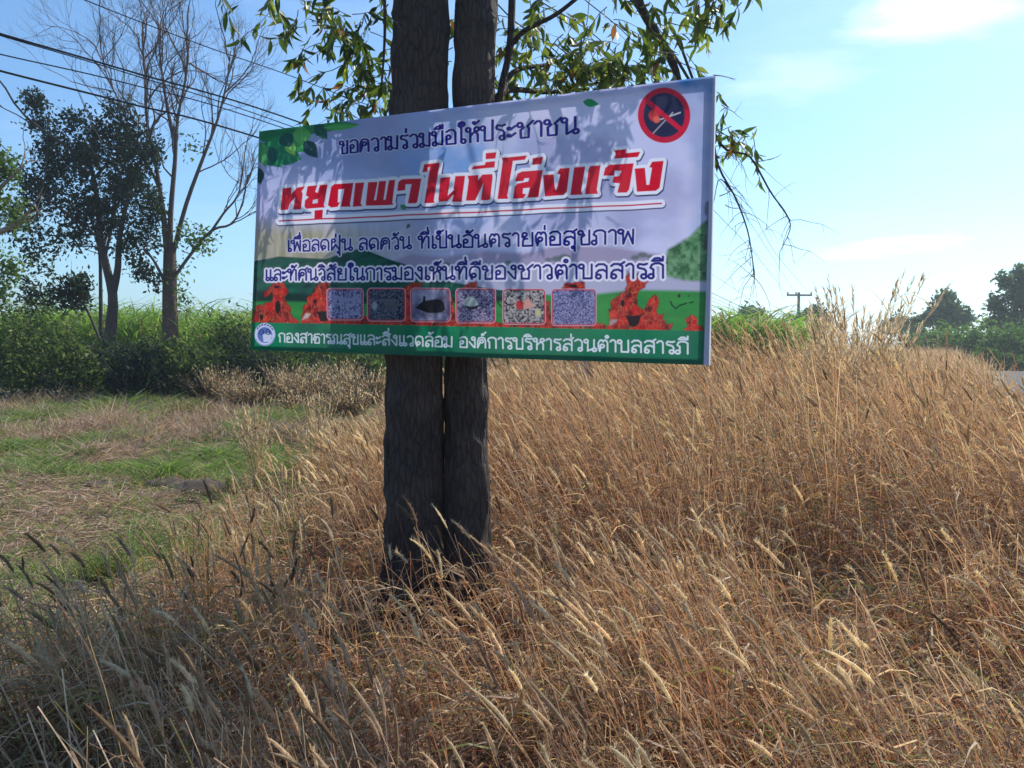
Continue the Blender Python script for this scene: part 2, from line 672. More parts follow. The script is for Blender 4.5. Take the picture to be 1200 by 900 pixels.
# sky of the print
full = (slice(0, TH), slice(0, TW))
X, Y = PXg, PYg
base = lerp(S(190, 200, 232), S(214, 214, 236), np.clip((X - 380) / 250, 0, 1)[..., None])
blue = np.exp(-(((X - 545) / 130) ** 2 + ((Y - 195) / 60) ** 2))[..., None]
base = lerp(base, S(96, 158, 216), 0.8 * blue)
base = lerp(base, S(70, 142, 200), np.clip((X - 782 + (150 - Y) * 0.6) / 50, 0, 0.95)[..., None] * np.clip((250 - Y) / 130, 0, 1)[..., None])
base = lerp(base, S(150, 172, 205), np.clip((X - 805) / 20, 0, 0.6)[..., None])
base = lerp(base, S(226, 190, 196), 0.45 * N2(X, Y * 2, 60, 5) * np.clip((430 - X) / 120, 0, 1)[..., None])
base = lerp(base, S(232, 226, 238), np.clip(N2(X, Y, 45, 8) * 2 - 0.9, 0, 0.45))
base = lerp(base, S(160, 160, 196), np.clip(N2(X, Y * 1.6, 70, 18) * 2.4 - 1.1, 0, 0.6))
base = lerp(base, S(132, 150, 190), 0.7 * np.clip((205 - Y + (430 - X) * .1) / 30, 0, 1)[..., None] * np.clip((470 - X) / 60, 0, 1)[..., None])
IMG[:] = base
IMG[:] = IMG * np.array([.98, 1.0, 1.06])
# soft out-of-focus wheat, left
wheat = np.clip((Y - 250) / 24, 0, 1) * np.clip((312 - Y) / 10, 0, 1) * np.clip((520 - X) / 150, 0, 1)
wt = lerp(S(206, 190, 150), S(140, 140, 60), np.clip(N2(X * 2.2, Y * 0.4, 14, 13) * 1.8 - .4, 0, 1))
paint(full, (0.8 * wheat).astype(np.float32), wt)
# far purple hills, mist, fields
fill([(440, 312), (480, 297), (520, 301), (560, 294), (610, 296), (660, 286), (715, 289), (770, 297), (835, 305), (835, 345), (440, 345)], S(168, 158, 186), soft=5)
fill([(520, 322), (600, 316), (700, 312), (835, 316), (835, 350), (520, 350)], S(186, 186, 208), soft=9)
fld = lambda X, Y: lerp(S(30, 130, 62), S(66, 160, 70), N2(X, Y * 3, 22, 41))
fill([(290, 350), (696, 344), (744, 339), (840, 341), (840, 400), (290, 400)], None, soft=4, tex=fld)
hill = lambda X, Y: lerp(S(10, 62, 60), S(34, 112, 84), np.clip(N2(X + 0.6 * Y, Y * 2.2, 16, 44) * 1.6 - .3, 0, 1))
fill([(285, 308), (325, 300), (380, 303), (420, 290), (455, 304), (487, 314), (530, 331), (580, 339), (640, 346), (560, 354), (430, 356), (330, 352), (285, 352)], None, soft=1.5, tex=hill)
fill([(300, 340), (380, 346), (470, 350), (600, 346), (600, 353), (300, 353)], S(12, 52, 44), soft=4)
# bushes and tree on the right of the print
bt = lambda X, Y: lerp(S(52, 100, 62), S(120, 168, 120), np.clip(N2(X, Y, 5, 47) * 2 - .5, 0, 1))
fill([(775, 322), (781, 292), (795, 284), (808, 276), (822, 262), (838, 250), (838, 330), (800, 328)], None, soft=4, tex=bt)
fill(jag([(827, 236), (838, 232), (838, 300), (832, 300), (824, 284), (828, 262)], 1.2, 4, 9), S(92, 84, 96), soft=3, alpha=.75)
for (x, y, rr) in ((742, 301, 5), (751, 298, 6), (760, 300, 4), (650, 303, 6), (659, 301, 7), (640, 304, 4), (592, 307, 4), (505, 313, 6), (519, 310, 6)):
    fill(ell(x, y, rr, rr * .55, 14), S(70, 100, 84), soft=3, alpha=.75)

# flames
def flame(X, Y):
    wx = X + 5 * (fbm(X, Y, 9, 52, 2) - .5)
    r1 = 1 - np.abs(fbm(wx * 1.5, Y * .7, 7, 51, 3) * 2 - 1) * 3.2
    r2 = 1 - np.abs(fbm(wx * 2.2, Y * .9, 5, 58, 3) * 2 - 1) * 5
    c_ = lerp(S(92, 10, 18), S(206, 34, 32), np.clip(fbm(wx, Y, 8, 57, 3) * 2.4 - .6, 0, 1)[..., None])
    c_ = lerp(c_, S(228, 84, 50), np.clip(r1 - .45, 0, .5)[..., None])
    return lerp(c_, S(246, 178, 120), np.clip(r2 - .6, 0, .5)[..., None])


C4 = lambda L: [(290 + x / 7.5, 300 + y / 7.5) for x, y in L]
C5 = lambda L: [(660 + x / 6.667, 310 + y / 6.667) for x, y in L]
C3 = lambda L: [(280 + x / 4, 250 + y / 4) for x, y in L]
C34 = lambda L: [(560 + x / 4, 250 + y / 4) for x, y in L]
FL = [C4([(40, 580), (60, 480), (90, 430), (140, 430), (160, 410), (215, 405), (225, 350), (215, 290), (180, 340), (155, 360), (145, 325), (190, 265), (240, 235), (310, 225), (330, 270), (360, 300), (335, 340), (320, 380), (345, 410), (370, 440), (375, 500), (400, 545), (435, 560), (440, 590)]),
      C4([(462, 590), (480, 440), (520, 400), (510, 370), (580, 300), (620, 230), (720, 222), (710, 280), (690, 330), (690, 592)]),
      C3([(400, 525), (400, 480), (500, 490), (600, 480), (760, 480), (765, 400), (760, 350), (800, 325), (850, 320), (830, 400), (980, 380), (1000, 480), (1030, 430), (1030, 350), (1080, 318), (1100, 322), (1100, 400), (1200, 530)]),
      C34([(-80, 530), (-60, 500), (60, 505), (90, 515), (140, 520), (300, 410), (325, 410), (330, 510), (540, 512), (590, 520), (590, 545), (-80, 540)]),
      C34([(380, 355), (400, 325), (440, 322), (495, 310), (485, 330), (490, 358)]),
      C5([(320, 512), (350, 440), (350, 400), (340, 350), (365, 340), (360, 285), (430, 235), (475, 200), (490, 150), (470, 110), (490, 50), (530, 110), (570, 60), (590, 110), (690, 125), (640, 135), (630, 170), (575, 205), (560, 260), (575, 330), (620, 350), (670, 260), (710, 230), (740, 265), (735, 310), (715, 350), (730, 400), (780, 380), (770, 410), (800, 470), (850, 460), (820, 515)]),
      C5([(930, 518), (970, 480), (950, 430), (985, 390), (1030, 400), (1050, 440), (1035, 470), (1090, 480), (1090, 520)])]
for q, pts in enumerate(FL):
    jp = jag(pts, .55, 4, q)
    fill(jp, S(60, 14, 24), grow=.5, soft=1.6, alpha=.8)
    fill(jp, None, soft=1.4, tex=flame)
for pts in (C5([(475, 395), (530, 400), (600, 390), (580, 460), (550, 485), (510, 480)]), C5(ell(452, 300, 17, 28)), C4(ell(265, 445, 24, 58)), C4(ell(250, 268, 24, 14)), C4(ell(125, 535, 17, 24)), C4([(595, 485), (700, 480), (690, 570), (625, 572)]), C4(ell(580, 395, 14, 22)), C34(ell(433, 338, 20, 8))):
    fill(pts, S(34, 14, 24), soft=1.2)
fill(C5([(350, 440), (375, 425), (415, 430), (400, 450), (345, 480)]), S(180, 150, 150), soft=2)
fill(C4([(470, 560), (500, 500), (545, 505), (520, 540)]), S(210, 190, 180), soft=2)
stroke(C5([(832, 285), (842, 312), (875, 343), (900, 320), (960, 298)]), .9, S(20, 60, 40))
stroke(C5([(982, 297), (1014, 288)]), .8, S(20, 60, 40))
fill(C5(ell(900, 241, 13, 15)), S(70, 50, 50))
fill(C5(ell(978, 242, 6, 8)), S(30, 60, 40))
stroke(C34([(82, 405), (84, 420), (98, 438)]), .8, S(20, 50, 40))
# green strip at the foot
strip = lambda X, Y: lerp(S(0, 104, 74), S(16, 150, 92), np.clip(N2(X, Y * .7, 60, 61) * 1.6 - .3, 0, 1) * np.clip((425 - Y) / 40, 0.15, 1)[..., None])
fill([(280, 377.2), (840, 387.8), (840, 445), (280, 425)], None, soft=.8, tex=strip)

# leaves, top left and the single leaf
def leafshape(x0, y0, x1, y1, wdt):
    d = np.array([x1 - x0, y1 - y0], float)
    nrm = np.array([-d[1], d[0]]) / np.linalg.norm(d)
    out = []
    for t, s in ((0, 0), (.12, .55), (.3, .95), (.5, 1), (.7, .72), (.88, .32), (1, 0), (.88, -.32), (.7, -.72), (.5, -1), (.3, -.95), (.12, -.55)):
        out.append(tuple(np.array([x0, y0]) + d * t + nrm * s * wdt))
    return out


for (x0, y0, x1, y1, wd_, c) in ((300, 152, 420, 146, 9, (40, 140, 78)), (300, 160, 352, 150, 13, (30, 128, 80)), (304, 168, 330, 196, 13, (24, 108, 80)), (310, 184, 350, 168, 17, (34, 140, 84)),
                                 (322, 178, 352, 186, 12, (26, 124, 84)), (303, 166, 312, 196, 8, (70, 160, 90)), (336, 160, 358, 178, 10, (44, 150, 84)), (352, 148, 353, 172, 10, (90, 180, 92)), (336, 166, 344, 182, 6, (130, 200, 90)),
                                 (368, 146, 382, 164, 7, (16, 90, 76)), (355, 165, 371, 185, 8, (12, 70, 74)), (331, 157, 340, 172, 9, (14, 84, 78)), (378, 150, 418, 148, 4, (80, 180, 90)), (318, 172, 321, 193, 7, (14, 86, 76)), (303, 196, 305, 216, 6, (10, 70, 72))):
    fill(leafshape(x0, y0, x1, y1, wd_), S(*c), soft=1.2)
    stroke([(x0, y0), (x1, y1)], .35, S(*[min(255, q + 30) for q in c]), alpha=.6)
fill(leafshape(680.5, 119.5, 699.5, 123, 4.8), S(30, 150, 86), soft=.8)
fill(leafshape(478, 262, 474, 268, 2), S(40, 110, 90), soft=.8)
fill(leafshape(467, 240, 474, 246, 3), S(60, 140, 90), soft=.8)

# prohibition sign with struck match
fill(ell(777, 135, 31.3, 32.2, 60), S(206, 32, 64), soft=.7)
fill(ell(777, 134.6, 24.6, 25.8, 60), S(38, 44, 76), soft=.7)
stroke([(772, 140), (796, 131.5)], .9, S(190, 190, 190))
stroke([(783, 136.5), (787, 131.5)], .7, S(190, 190, 190))
stroke([(779, 140), (764, 156)], .8, S(170, 160, 170))
fill(ell(765, 135, 6.2, 7.2), S(214, 60, 62), soft=1.5)
fill(ell(768, 140, 4, 4), S(232, 110, 90), soft=1.5)
stroke([(755, 117), (799, 153)], 2.9, S(212, 34, 66), soft=.7)

# ---- looped Thai lettering as strokes: (width, polylines, loops)
G = {
 'ก': (8.2, [[(1.8, 0), (1.8, 5.8), (.6, 7), (1.2, 9), (3, 10), (5.2, 10), (7, 8.6), (7, 0)]], []),
 'ข': (8.0, [[(3.1, 8.2), (4.0, 6.8), (2.2, 5.2), (2.4, 0), (6.6, 0), (6.6, 10.2)]], [(1.8, 8.7)]),
 'ค': (8.6, [[(1.0, 0), (1, 6), (2, 9.2), (4.2, 10), (6.4, 9.2), (7.2, 7), (7.2, 0)], [(2.9, 5.2), (1.2, .4)]], [(4.1, 6.2)]),
 'ง': (6.6, [[(5.3, 8.7), (5.3, 0), (4.5, .2), (.8, 5.4)]], [(4.1, 8.7)]),
 'ช': (9.2, [[(3.1, 8.2), (4.0, 6.8), (2.2, 5.2), (2.4, 0), (6.6, 0), (6.8, 6.0), (5.8, 7.4), (9.0, 10.6)]], [(1.8, 8.7)]),
 'ด': (8.6, [[(2.3, 0), (.9, 3.4), (.9, 7), (2.2, 9.4), (4.2, 10), (6.4, 9.2), (7.3, 7), (7.3, 0)], [(2.6, 1.6), (2.3, 0)]], [(3.4, 2.9)]),
 'ต': (8.4, [[(2, 0), (1, 4), (1, 7.4), (2.2, 9.8), (3.4, 9.8), (4.2, 8.4), (5.0, 9.8), (6.4, 9.6), (7.2, 7.6), (7.2, 0)], [(2.8, 3.6), (2, .4)]], [(3.6, 4.6)]),
 'ท': (8.6, [[(2.7, 8.7), (2.7, 0)], [(2.7, 3.4), (4.9, 9.2), (6, 10), (7.3, 9), (7.3, 0)]], [(1.5, 8.7)]),
 'ธ': (7.6, [[(6.6, 10), (2.6, 9.8), (1.2, 8.6), (1.7, 7.2), (5.4, 6.6), (6.6, 5.4), (6.6, 0), (2.2, 0), (2.2, 3.2)]], [(1.9, 4.4)]),
 'น': (9.0, [[(2.7, 8.7), (2.7, 0), (6.2, 2.0)], [(7, 10), (7, 2.2)]], [(1.5, 8.7), (7.3, 1.2)]),
 'บ': (8.4, [[(2.7, 8.7), (2.7, 0), (7.2, 0), (7.2, 10)]], [(1.5, 8.7)]),
 'ป': (8.4, [[(2.7, 8.7), (2.7, 0), (7.2, 0), (7.2, 13.6)]], [(1.5, 8.7)]),
 'ฝ': (8.8, [[(1.2, 8.9), (1.2, 0), (4.2, 5), (7.4, 0), (7.4, 13.6)]], [(2.5, 8.7)]),
 'พ': (9.2, [[(2.5, 8.7), (2.7, 0), (5.1, 8.6), (7.6, 0), (7.8, 10)]], [(1.4, 8.7)]),
 'ภ': (8.6, [[(2.5, 1.2), (2.5, 5.8), (1, 7), (1.6, 9), (3.2, 10), (5.6, 10), (7.3, 8.6), (7.3, 0)]], [(1.3, 1.2)]),
 'ม': (8.6, [[(2.7, 8.7), (2.7, 1.8)], [(2.9, 1.4), (7.1, 0), (7.1, 10)]], [(1.5, 8.7), (2.0, 1.2)]),
 'ย': (8.4, [[(1.2, 8.6), (1.0, 7.0), (2.2, 5.8), (4.2, 5.4)], [(3.0, 5.4), (1.6, 4.6), (1.4, 0), (7.3, 0), (7.3, 10)]], [(2.5, 8.6)]),
 'ร': (6.6, [[(5.3, 1.4), (5.3, 4.8), (4.4, 6.2), (1.4, 7.2), (1, 8.6), (1.8, 9.8), (4.4, 9.3), (5.8, 9.9)]], [(4.2, 1.2)]),
 'ล': (8.2, [[(1.2, 8.6), (2.6, 10), (5.4, 10), (7, 8.4), (7, 0)], [(7, 4.4), (5, 6), (2.6, 5.6), (1.3, 3.6), (1.4, 1)]], [(2.5, 1.2)]),
 'ว': (7.0, [[(5.7, 1.2), (5.7, 7.6), (4.6, 9.6), (2.6, 10), (.8, 8.6)]], [(4.5, 1.2)]),
 'ศ': (8.6, [[(1.3, 0), (1, 6), (2, 9.2), (4.2, 10), (6.4, 9.2), (7.2, 7), (7.2, 0)], [(2.9, 4.8), (1.3, 1.2)], [(6, 9.2), (8.2, 11.4)]], [(4, 5.6)]),
 'ส': (8.4, [[(1.2, 8.6), (2.6, 10), (5.2, 10), (7, 8.4), (7, 0)], [(7, 4.4), (5, 6), (2.6, 5.6), (1.3, 3.6), (1.4, 1)], [(5.6, 9.2), (8.0, 11.4)]], [(2.5, 1.2)]),
 'ห': (8.8, [[(2.7, 8.7), (2.7, 0)], [(2.7, 4), (5.4, 7.2), (7.3, 5), (7.3, 0)]], [(1.5, 8.7), (6.6, 8.6)]),
 'อ': (8.0, [[(1.3, 4.4), (1.3, 0), (6.9, 0), (6.9, 8.2), (5.4, 10), (3, 10), (1.2, 8.8)]], [(2.5, 4.9)]),
 'ณ': (11.0, [[(2.5, 1.2), (2.5, 5.8), (1.1, 7), (1.7, 9), (3.2, 10), (4.8, 9.6), (5.6, 8), (5.6, 0), (8.8, 2)], [(9.4, 10), (9.4, 2.2)]], [(1.3, 1.2), (9.7, 1.2)]),
 'า': (5.4, [[(.6, 8.6), (1.8, 10), (3.2, 10), (4.2, 8.6), (4.2, 0)]], []),
 'ะ': (5.6, [[(2.2, 6.2), (4.9, 8.4)], [(2.2, 1.4), (4.9, 3.6)]], [(1.4, 7.0, .8), (1.4, 2.2, .8)]),
 'เ': (4.0, [[(1.6, 10), (1.6, 1.2)]], [(2.7, 1.2)]),
 'แ': (7.6, [[(1.6, 10), (1.6, 1.2)], [(5.2, 10), (5.2, 1.2)]], [(2.7, 1.2), (6.3, 1.2)]),
 'ใ': (5.4, [[(2.6, 1.2), (2.6, 10.4), (.8, 12.2), (1.2, 14.2), (3.0, 15), (4.6, 13.8), (4.4, 12.4)]], [(3.8, 1.2), (3.2, 12.5, 1.0)]),
 ' ': (4.5, [], []),
}
UP = {
 'ั': ([[(-4.2, 11.8), (-2.8, 11.6), (-1, 13.8)]], [(-4.4, 12.6, .8)]),
 'ิ': ([[(-6.8, 11.8), (-5.4, 13.4), (-3.4, 13.6), (-1.4, 11.8), (-6.8, 11.8)]], []),
 'ี': ([[(-6.8, 11.8), (-5.4, 13.4), (-3.4, 13.6), (-1.4, 11.8), (-6.8, 11.8)], [(-1.4, 11.8), (-1.3, 14.4)]], []),
 'ื': ([[(-6.8, 11.8), (-5.4, 13.4), (-3.4, 13.6), (-1.4, 11.8), (-6.8, 11.8)], [(-1.4, 11.8), (-1.3, 14.4)], [(-3.2, 12.8), (-3.1, 14.4)]], []),
 '็': ([[(-5, 11.6), (-5.4, 13), (-4, 14), (-1.8, 13.4), (-.8, 14.6)]], [(-3.4, 12.2, .7)]),
 '่': ([[(-2, 12.0), (-2, 14.6)]], []),
 '้': ([[(-3.4, 11.9), (-.8, 14.2)]], [(-3.8, 13.2, .7)]),
 '์': ([[(-2.8, 13.2), (-1.2, 15)]], [(-3.6, 12.6, .8)]),
}


def layout(text):
    """polylines in glyph units"""
    out = []
    x = 0.0
    prev = ''
    above = False
    for ch in text:
        if ch in G:
            wd_, pl, lp = G[ch]
            out += [[(x + a, b_) for a, b_ in p] for p in pl]
            out += [[(x + a, b_) for a, b_ in ell(l[0], l[1], (l[2] if len(l) > 2 else 1.4), (l[2] if len(l) > 2 else 1.5), 10) + [(l[0] + (l[2] if len(l) > 2 else 1.4), l[1])]] for l in lp]
            x += wd_
            prev = ch
            above = False
        elif ch == 'ำ':
            out.append([(x - 1.6 + a, b_) for a, b_ in ell(0, 12.8, 1, 1, 9) + [(1, 12.8)]])
            out.append([(x + a, b_) for a, b_ in G['า'][1][0]])
            x += G['า'][0]
            prev = ch
        elif ch == 'ุ':
            out.append([(x - 1.4, -1.6), (x - 1.4, -4.6)])
            out.append([(x - 2.3 + a, b_) for a, b_ in ell(0, -2, .8, .8, 9) + [(.8, -2)]])
        else:
            pl, lp = UP[ch]
            dx = -2.6 if prev in 'ปฝ' else 0
            dy = 0
            if ch in '่้์' and above:
                dy = 2.6
            out += [[(x + dx + a, b_ + dy) for a, b_ in p] for p in pl]
            out += [[(x + dx + a, b_ + dy) for a, b_ in ell(l[0], l[1], l[2], l[2], 9) + [(l[0] + l[2], l[1])]] for l in lp]
            above = True
    return out, x


def textline(text, p0, p1, hgt0, hgt1, r, color, halo=0, halo_c=None, ry=None, shadow=None):
    """baseline from p0 to p1 (plan px); letter height hgt0 -> hgt1"""
    pls, wtot = layout(text)
    p0, p1 = np.array(p0, float), np.array(p1, float)
    d = p1 - p0

    def tf(x, y):
        # perspective-true spacing: letters widen towards the near end
        k = hgt1 / hgt0
        s = x / wtot
        s = s / (s + (1 - s) * k) if abs(k - 1) > 1e-3 else s
        h = hgt0 + (hgt1 - hgt0) * s
        q = p0 + d * s
        return (q[0] + (-0.014) * y / 10 * h * 0, q[1] - y / 10 * h)
    L = [[tf(x, y) for x, y in p] for p in pls]
    for rr, c in ([(r + halo, halo_c)] if halo else []) + [(r, color)]:
        for p in L:
            rs_ = (hgt0 + (hgt1 - hgt0) * np.clip((p[0][0] - p0[0]) / d[0], 0, 1)) / (.5 * (hgt0 + hgt1))
            rs_ = rr * rs_
            sl = window(*bounds(p, rs_ + 1.5))
            ax = 1.0
            ay = 1.0 if ry is None or c is not color else ry
            dd = seg_dist(PXg[sl], PYg[sl], p, ax, ay) - rs_
            paint(sl, np.clip(0.5 - dd / (.45 if c is color else .9), 0, 1).astype(np.float32), c)


NAVY = S(8, 16, 124)
textline("ขอความร่วมมือให้ประชาชน", (396, 180.5), (676, 155.5), 14.2, 18.6, 1.6, NAVY, ry=.72, halo=0.9, halo_c=S(205, 205, 225))
textline("เพื่อลดฝุ่น ลดควัน ที่เป็นอันตรายต่อสุขภาพ", (336, 294), (743, 284.5), 12.2, 16.6, 1.22, NAVY, halo=1.3, halo_c=S(228, 226, 242))
textline("และทัศนวิสัยในการมองเห็นที่ดีของชาวตำบลสารภี", (310, 328), (779, 325), 12.2, 17.2, 1.22, NAVY, halo=2.2, halo_c=S(240, 236, 248))
textline("กองสาธารณสุขและสิ่งแวดล้อม องค์การบริหารส่วนตำบลสารภี", (326, 400.5), (808, 414.5), 10.2, 14.2, .92, S(222, 232, 232))

# title, drawn as block letters
T1 = lambda L: [(320 + x / 7.5, 160 + y / 7.5) for x, y in L]
T2 = lambda L: [(470 + x / 7.5, 160 + y / 7.5) for x, y in L]
T3 = lambda L: [(620 + x / 7.06, 150 + y / 7.06) for x, y in L]
TI = [T1([(90, 455), (155, 447), (152, 510), (205, 448), (268, 438), (238, 480), (250, 500), (235, 635), (175, 637), (190, 540), (185, 530), (140, 590), (128, 640), (65, 642), (85, 465)]),
      T1([(297, 437), (378, 430), (360, 487), (388, 497), (405, 427), (467, 424), (436, 600), (445, 620), (285, 630), (270, 612), (275, 560), (310, 530), (283, 515)]),
      T1([(362, 650), (430, 645), (425, 715), (360, 722)]),
      T1([(500, 440), (525, 418), (688, 408), (655, 590), (660, 610), (580, 612), (612, 455), (555, 460), (550, 580), (570, 575), (550, 612), (500, 620), (475, 600)]),
      T1([(710, 410), (782, 405), (750, 585), (764, 606), (685, 612)]),
      T1([(820, 403), (895, 398), (862, 560), (887, 556), (912, 393), (970, 390), (945, 555), (968, 552), (1000, 385), (1052, 382), (1025, 575), (1032, 595), (800, 602), (800, 580)]),
      T2([(-50, 475), (-40, 400), (-10, 378), (152, 370), (120, 570), (110, 583), (45, 585), (75, 415), (18, 418), (15, 470)]),
      T2([(165, 310), (180, 245), (315, 232), (262, 560), (270, 578), (185, 582), (232, 262), (208, 270), (205, 305)]),
      T2([(325, 365), (408, 357), (385, 525), (450, 465), (440, 455), (455, 350), (533, 345), (505, 560), (510, 568), (430, 570), (440, 500), (385, 565), (315, 570), (308, 550)]),
      T2([(560, 345), (650, 338), (645, 390), (690, 335), (775, 332), (778, 360), (755, 545), (740, 553), (675, 555), (700, 395), (620, 555), (545, 558), (570, 380)]),
      T2([(597, 285), (610, 262), (715, 250), (720, 228), (800, 220), (795, 270)]),
      T2([(725, 150), (812, 142), (803, 192), (722, 198)]),
      T2([(862, 190), (1078, 167), (1060, 200), (955, 210), (905, 520), (915, 542), (825, 545), (872, 215)]),
      T2([(978, 388), (1000, 325), (1040, 307), (1222, 297), (1185, 530), (1090, 532), (1110, 445), (1045, 450), (1040, 500), (1070, 505), (1050, 537), (960, 542), (975, 440), (1000, 412), (1095, 395), (1105, 362), (1060, 362), (1045, 388)]),
      T3([(8, 252), (92, 240), (80, 298), (8, 302)]),
      T3([(98, 392), (180, 385), (195, 515), (210, 513), (240, 380), (212, 378), (235, 335), (312, 330), (290, 520), (265, 550), (115, 565)]),
      T3([(355, 325), (443, 320), (408, 515), (420, 545), (322, 550), (350, 350)]),
      T3([(488, 317), (572, 310), (540, 510), (550, 540), (445, 543), (475, 345)]),
      T3([(600, 390), (615, 330), (650, 303), (848, 290), (810, 500), (790, 525), (715, 528), (735, 450), (675, 447), (685, 400), (730, 395), (750, 350), (690, 345), (685, 388)]),
      T3([(690, 185), (785, 175), (785, 208), (905, 198), (885, 235), (690, 248), (705, 215)]),
      T3([(862, 335), (945, 330), (958, 470), (985, 468), (1010, 325), (988, 322), (1010, 280), (1102, 272), (1070, 490), (1040, 515), (880, 520)])]
BAR = [(327, 258.6), (774, 238)]
off = lambda L, dx, dy: [(x + dx, y + dy) for x, y in L]
for L in TI:
    fill(off(L, .6, 1.1), S(26, 32, 84), grow=5.0, soft=1.0)
stroke(off(BAR, .5, 1.0), 5.2, S(26, 32, 84), soft=1.0)
for L in TI:
    fill(L, S(242, 243, 252), grow=4.3, soft=.8)
stroke(BAR, 4.8, S(242, 243, 252), soft=.8)
for L in TI:
    fill(L, S(220, 16, 48), grow=.35, soft=.6)
fill(T1([(345, 556), (388, 548), (386, 584), (340, 588)]), S(220, 222, 238), soft=.6)
stroke(BAR, .85, S(206, 26, 62), soft=.6)

# six small framed pictures
def rrect(x0, y0, x1, y1, r):
    out = []
    for cx, cy, a0 in ((x1 - r, y0 + r, -90), (x1 - r, y1 - r, 0), (x0 + r, y1 - r, 90), (x0 + r, y0 + r, 180)):
        for a in (0, 30, 60, 90):
            t = RAD(a0 + a)
            out.append((cx + r * math.cos(t), cy + r * math.sin(t)))
    return out


def grain(c0, c1, s, k, g=1.8):
    return lambda X, Y: lerp(S(*c0), S(*c1), np.clip((N2(X, Y, s, k, 3) - .5) * g * 2 + .5, 0, 1))


PH = [((382, 338, 423, 374), grain((44, 44, 92), (164, 164, 200), 1.5, 71, 1.2)), ((429, 337.8, 471.5, 375.5), grain((24, 26, 44), (104, 110, 126), 1.5, 72, 1.2)),
      ((479, 337.8, 523.5, 376.2), grain((96, 92, 120), (176, 172, 196), 9, 73, 1.0)), ((531.5, 338, 577, 377.6), grain((40, 32, 72), (166, 156, 184), 1.3, 74, 1.3)),
      ((586.8, 338.6, 635.3, 379.2), grain((30, 28, 42), (190, 182, 176), 1.8, 75, 1.3)), ((643.8, 338.8, 695.4, 380.6), grain((52, 52, 104), (160, 160, 196), 1.1, 76, 1.2))]
for (x0, y0, x1, y1), tx in PH:
    q = rrect(x0, y0, x1, y1, 4)
    fill(q, S(214, 180, 190), grow=1.0, soft=.6)
    fill(q, S(196, 40, 60), grow=.2, soft=.6)
    fill(rrect(x0 + 1, y0 + 1, x1 - 1, y1 - 1, 3.2), None, soft=.6, tex=tx)
for (x, y, rx, ry) in ((398, 352, 3, 6), (405, 355, 3, 6.5), (413, 352, 3, 6), (410, 366, 2.6, 4), (418, 364, 2.4, 4), (391, 350, 2.5, 5)):
    fill(ell(x, y, rx, ry, 14), S(150, 150, 184), soft=1.6, alpha=.8)
fill(ell(455, 356, 8, 7, 14), S(96, 96, 100), soft=4, alpha=.7)
fill(ell(437, 358, 3, 5, 14), S(170, 176, 186), soft=2, alpha=.8)
# dark hare lying down
fill([(484, 361), (488, 356), (492, 353), (493, 346), (495.5, 347), (495.5, 352), (501, 351), (507, 350), (513, 351), (517, 355), (518, 362), (513, 366), (498, 366.5), (492, 364)], S(22, 18, 26), soft=1)
# pale domed shell
fill([(539.5, 357), (541, 351), (546, 347), (552, 348), (556, 352), (557, 357), (549, 358.5)], S(170, 184, 176), soft=1)
fill([(540, 358), (549, 359.5), (558, 357.5), (556, 362), (545, 362)], S(24, 16, 34), soft=1)
fill(ell(606, 357, 4.5, 5.5), S(196, 50, 46), soft=1)
fill([(611, 352), (616, 348), (619, 354), (623, 358), (617, 361), (611, 362)], S(224, 160, 140), soft=1)
fill(ell(627, 366, 3.5, 4), S(206, 196, 140), soft=1.5)

# round emblem on the strip
fill(ell(310.5, 391.8, 12.0, 13.4, 48), S(206, 214, 236), soft=.6)
fill(ell(310.5, 392.6, 8.6, 9.4, 40), S(96, 120, 176), soft=.8)
fill([(308, 392), (314, 390), (319.4, 393), (316, 400), (309, 401)], S(206, 214, 230), soft=.8)
for x in (306.6, 314.4):
    stroke([(x, 389)] + ell(x, 389, 2.6, 3, 10) + [(x + 2.6, 389)], .5, S(40, 56, 120))
for i in range(7):
    t = RAD(-145 + i * 18)
    stroke([(310.5 + 10.2 * math.cos(t), 391.8 + 11.2 * math.sin(t)), (310.5 + 10.9 * math.cos(t + .12), 391.8 + 12 * math.sin(t + .12))], .7, S(60, 50, 130))
stroke(ell(310.5, 391.8, 11.2, 12.6, 40)[2:18], .3, S(90, 100, 160))
# unprinted margin along the right edge
fill([(836.2, 80), (845, 80), (845, 440), (824.0, 440)], S(206, 206, 226), soft=.7)

img = bpy.data.images.new('banner_print', TW, TH, alpha=False, float_buffer=True)
buf = np.ones((TH, TW, 4), np.float32)
buf[..., :3] = IMG
img.colorspace_settings.name = 'Linear Rec.709'
img.pixels.foreach_set(buf.ravel())
img.update()
img.pack()

m, b = new_mat('printed_vinyl')
uvn = b.n('ShaderNodeUVMap')
it = b.n('ShaderNodeTexImage', interpolation='Cubic')
it.image = img
it.extension = 'EXTEND'
b.l(uvn.outputs[0], it.inputs[0])
tcn = b.n('ShaderNodeTexCoord')
n1 = b.n('ShaderNodeTexNoise', i_Scale=2.5, i_Detail=6.0, i_Roughness=0.6)
b.l(tcn.outputs['Object'], n1.inputs['Vector'])
dirt = b.mixc(b.ramp(n1.outputs[0], [(0.35, 0.0), (0.75, 0.12)]), it.outputs[0], (0.42, 0.38, 0.34))
n2 = b.n('ShaderNodeTexNoise', i_Scale=5.0, i_Detail=2.0)
mp2 = b.n('ShaderNodeMapping')
mp2.inputs['Scale'].default_value = (1.0, 1.0, 0.3)
b.l(tcn.outputs['Object'], mp2.inputs[0])
b.l(mp2.outputs[0], n2.inputs['Vector'])
bp = b.n('ShaderNodeBump', i_Strength=0.25, i_Distance=0.02)
b.l(n2.outputs[0], bp.inputs['Height'])
p = b.n('ShaderNodeBsdfPrincipled', i_Roughness=0.5)
p.inputs['Specular IOR Level'].default_value = 0.15
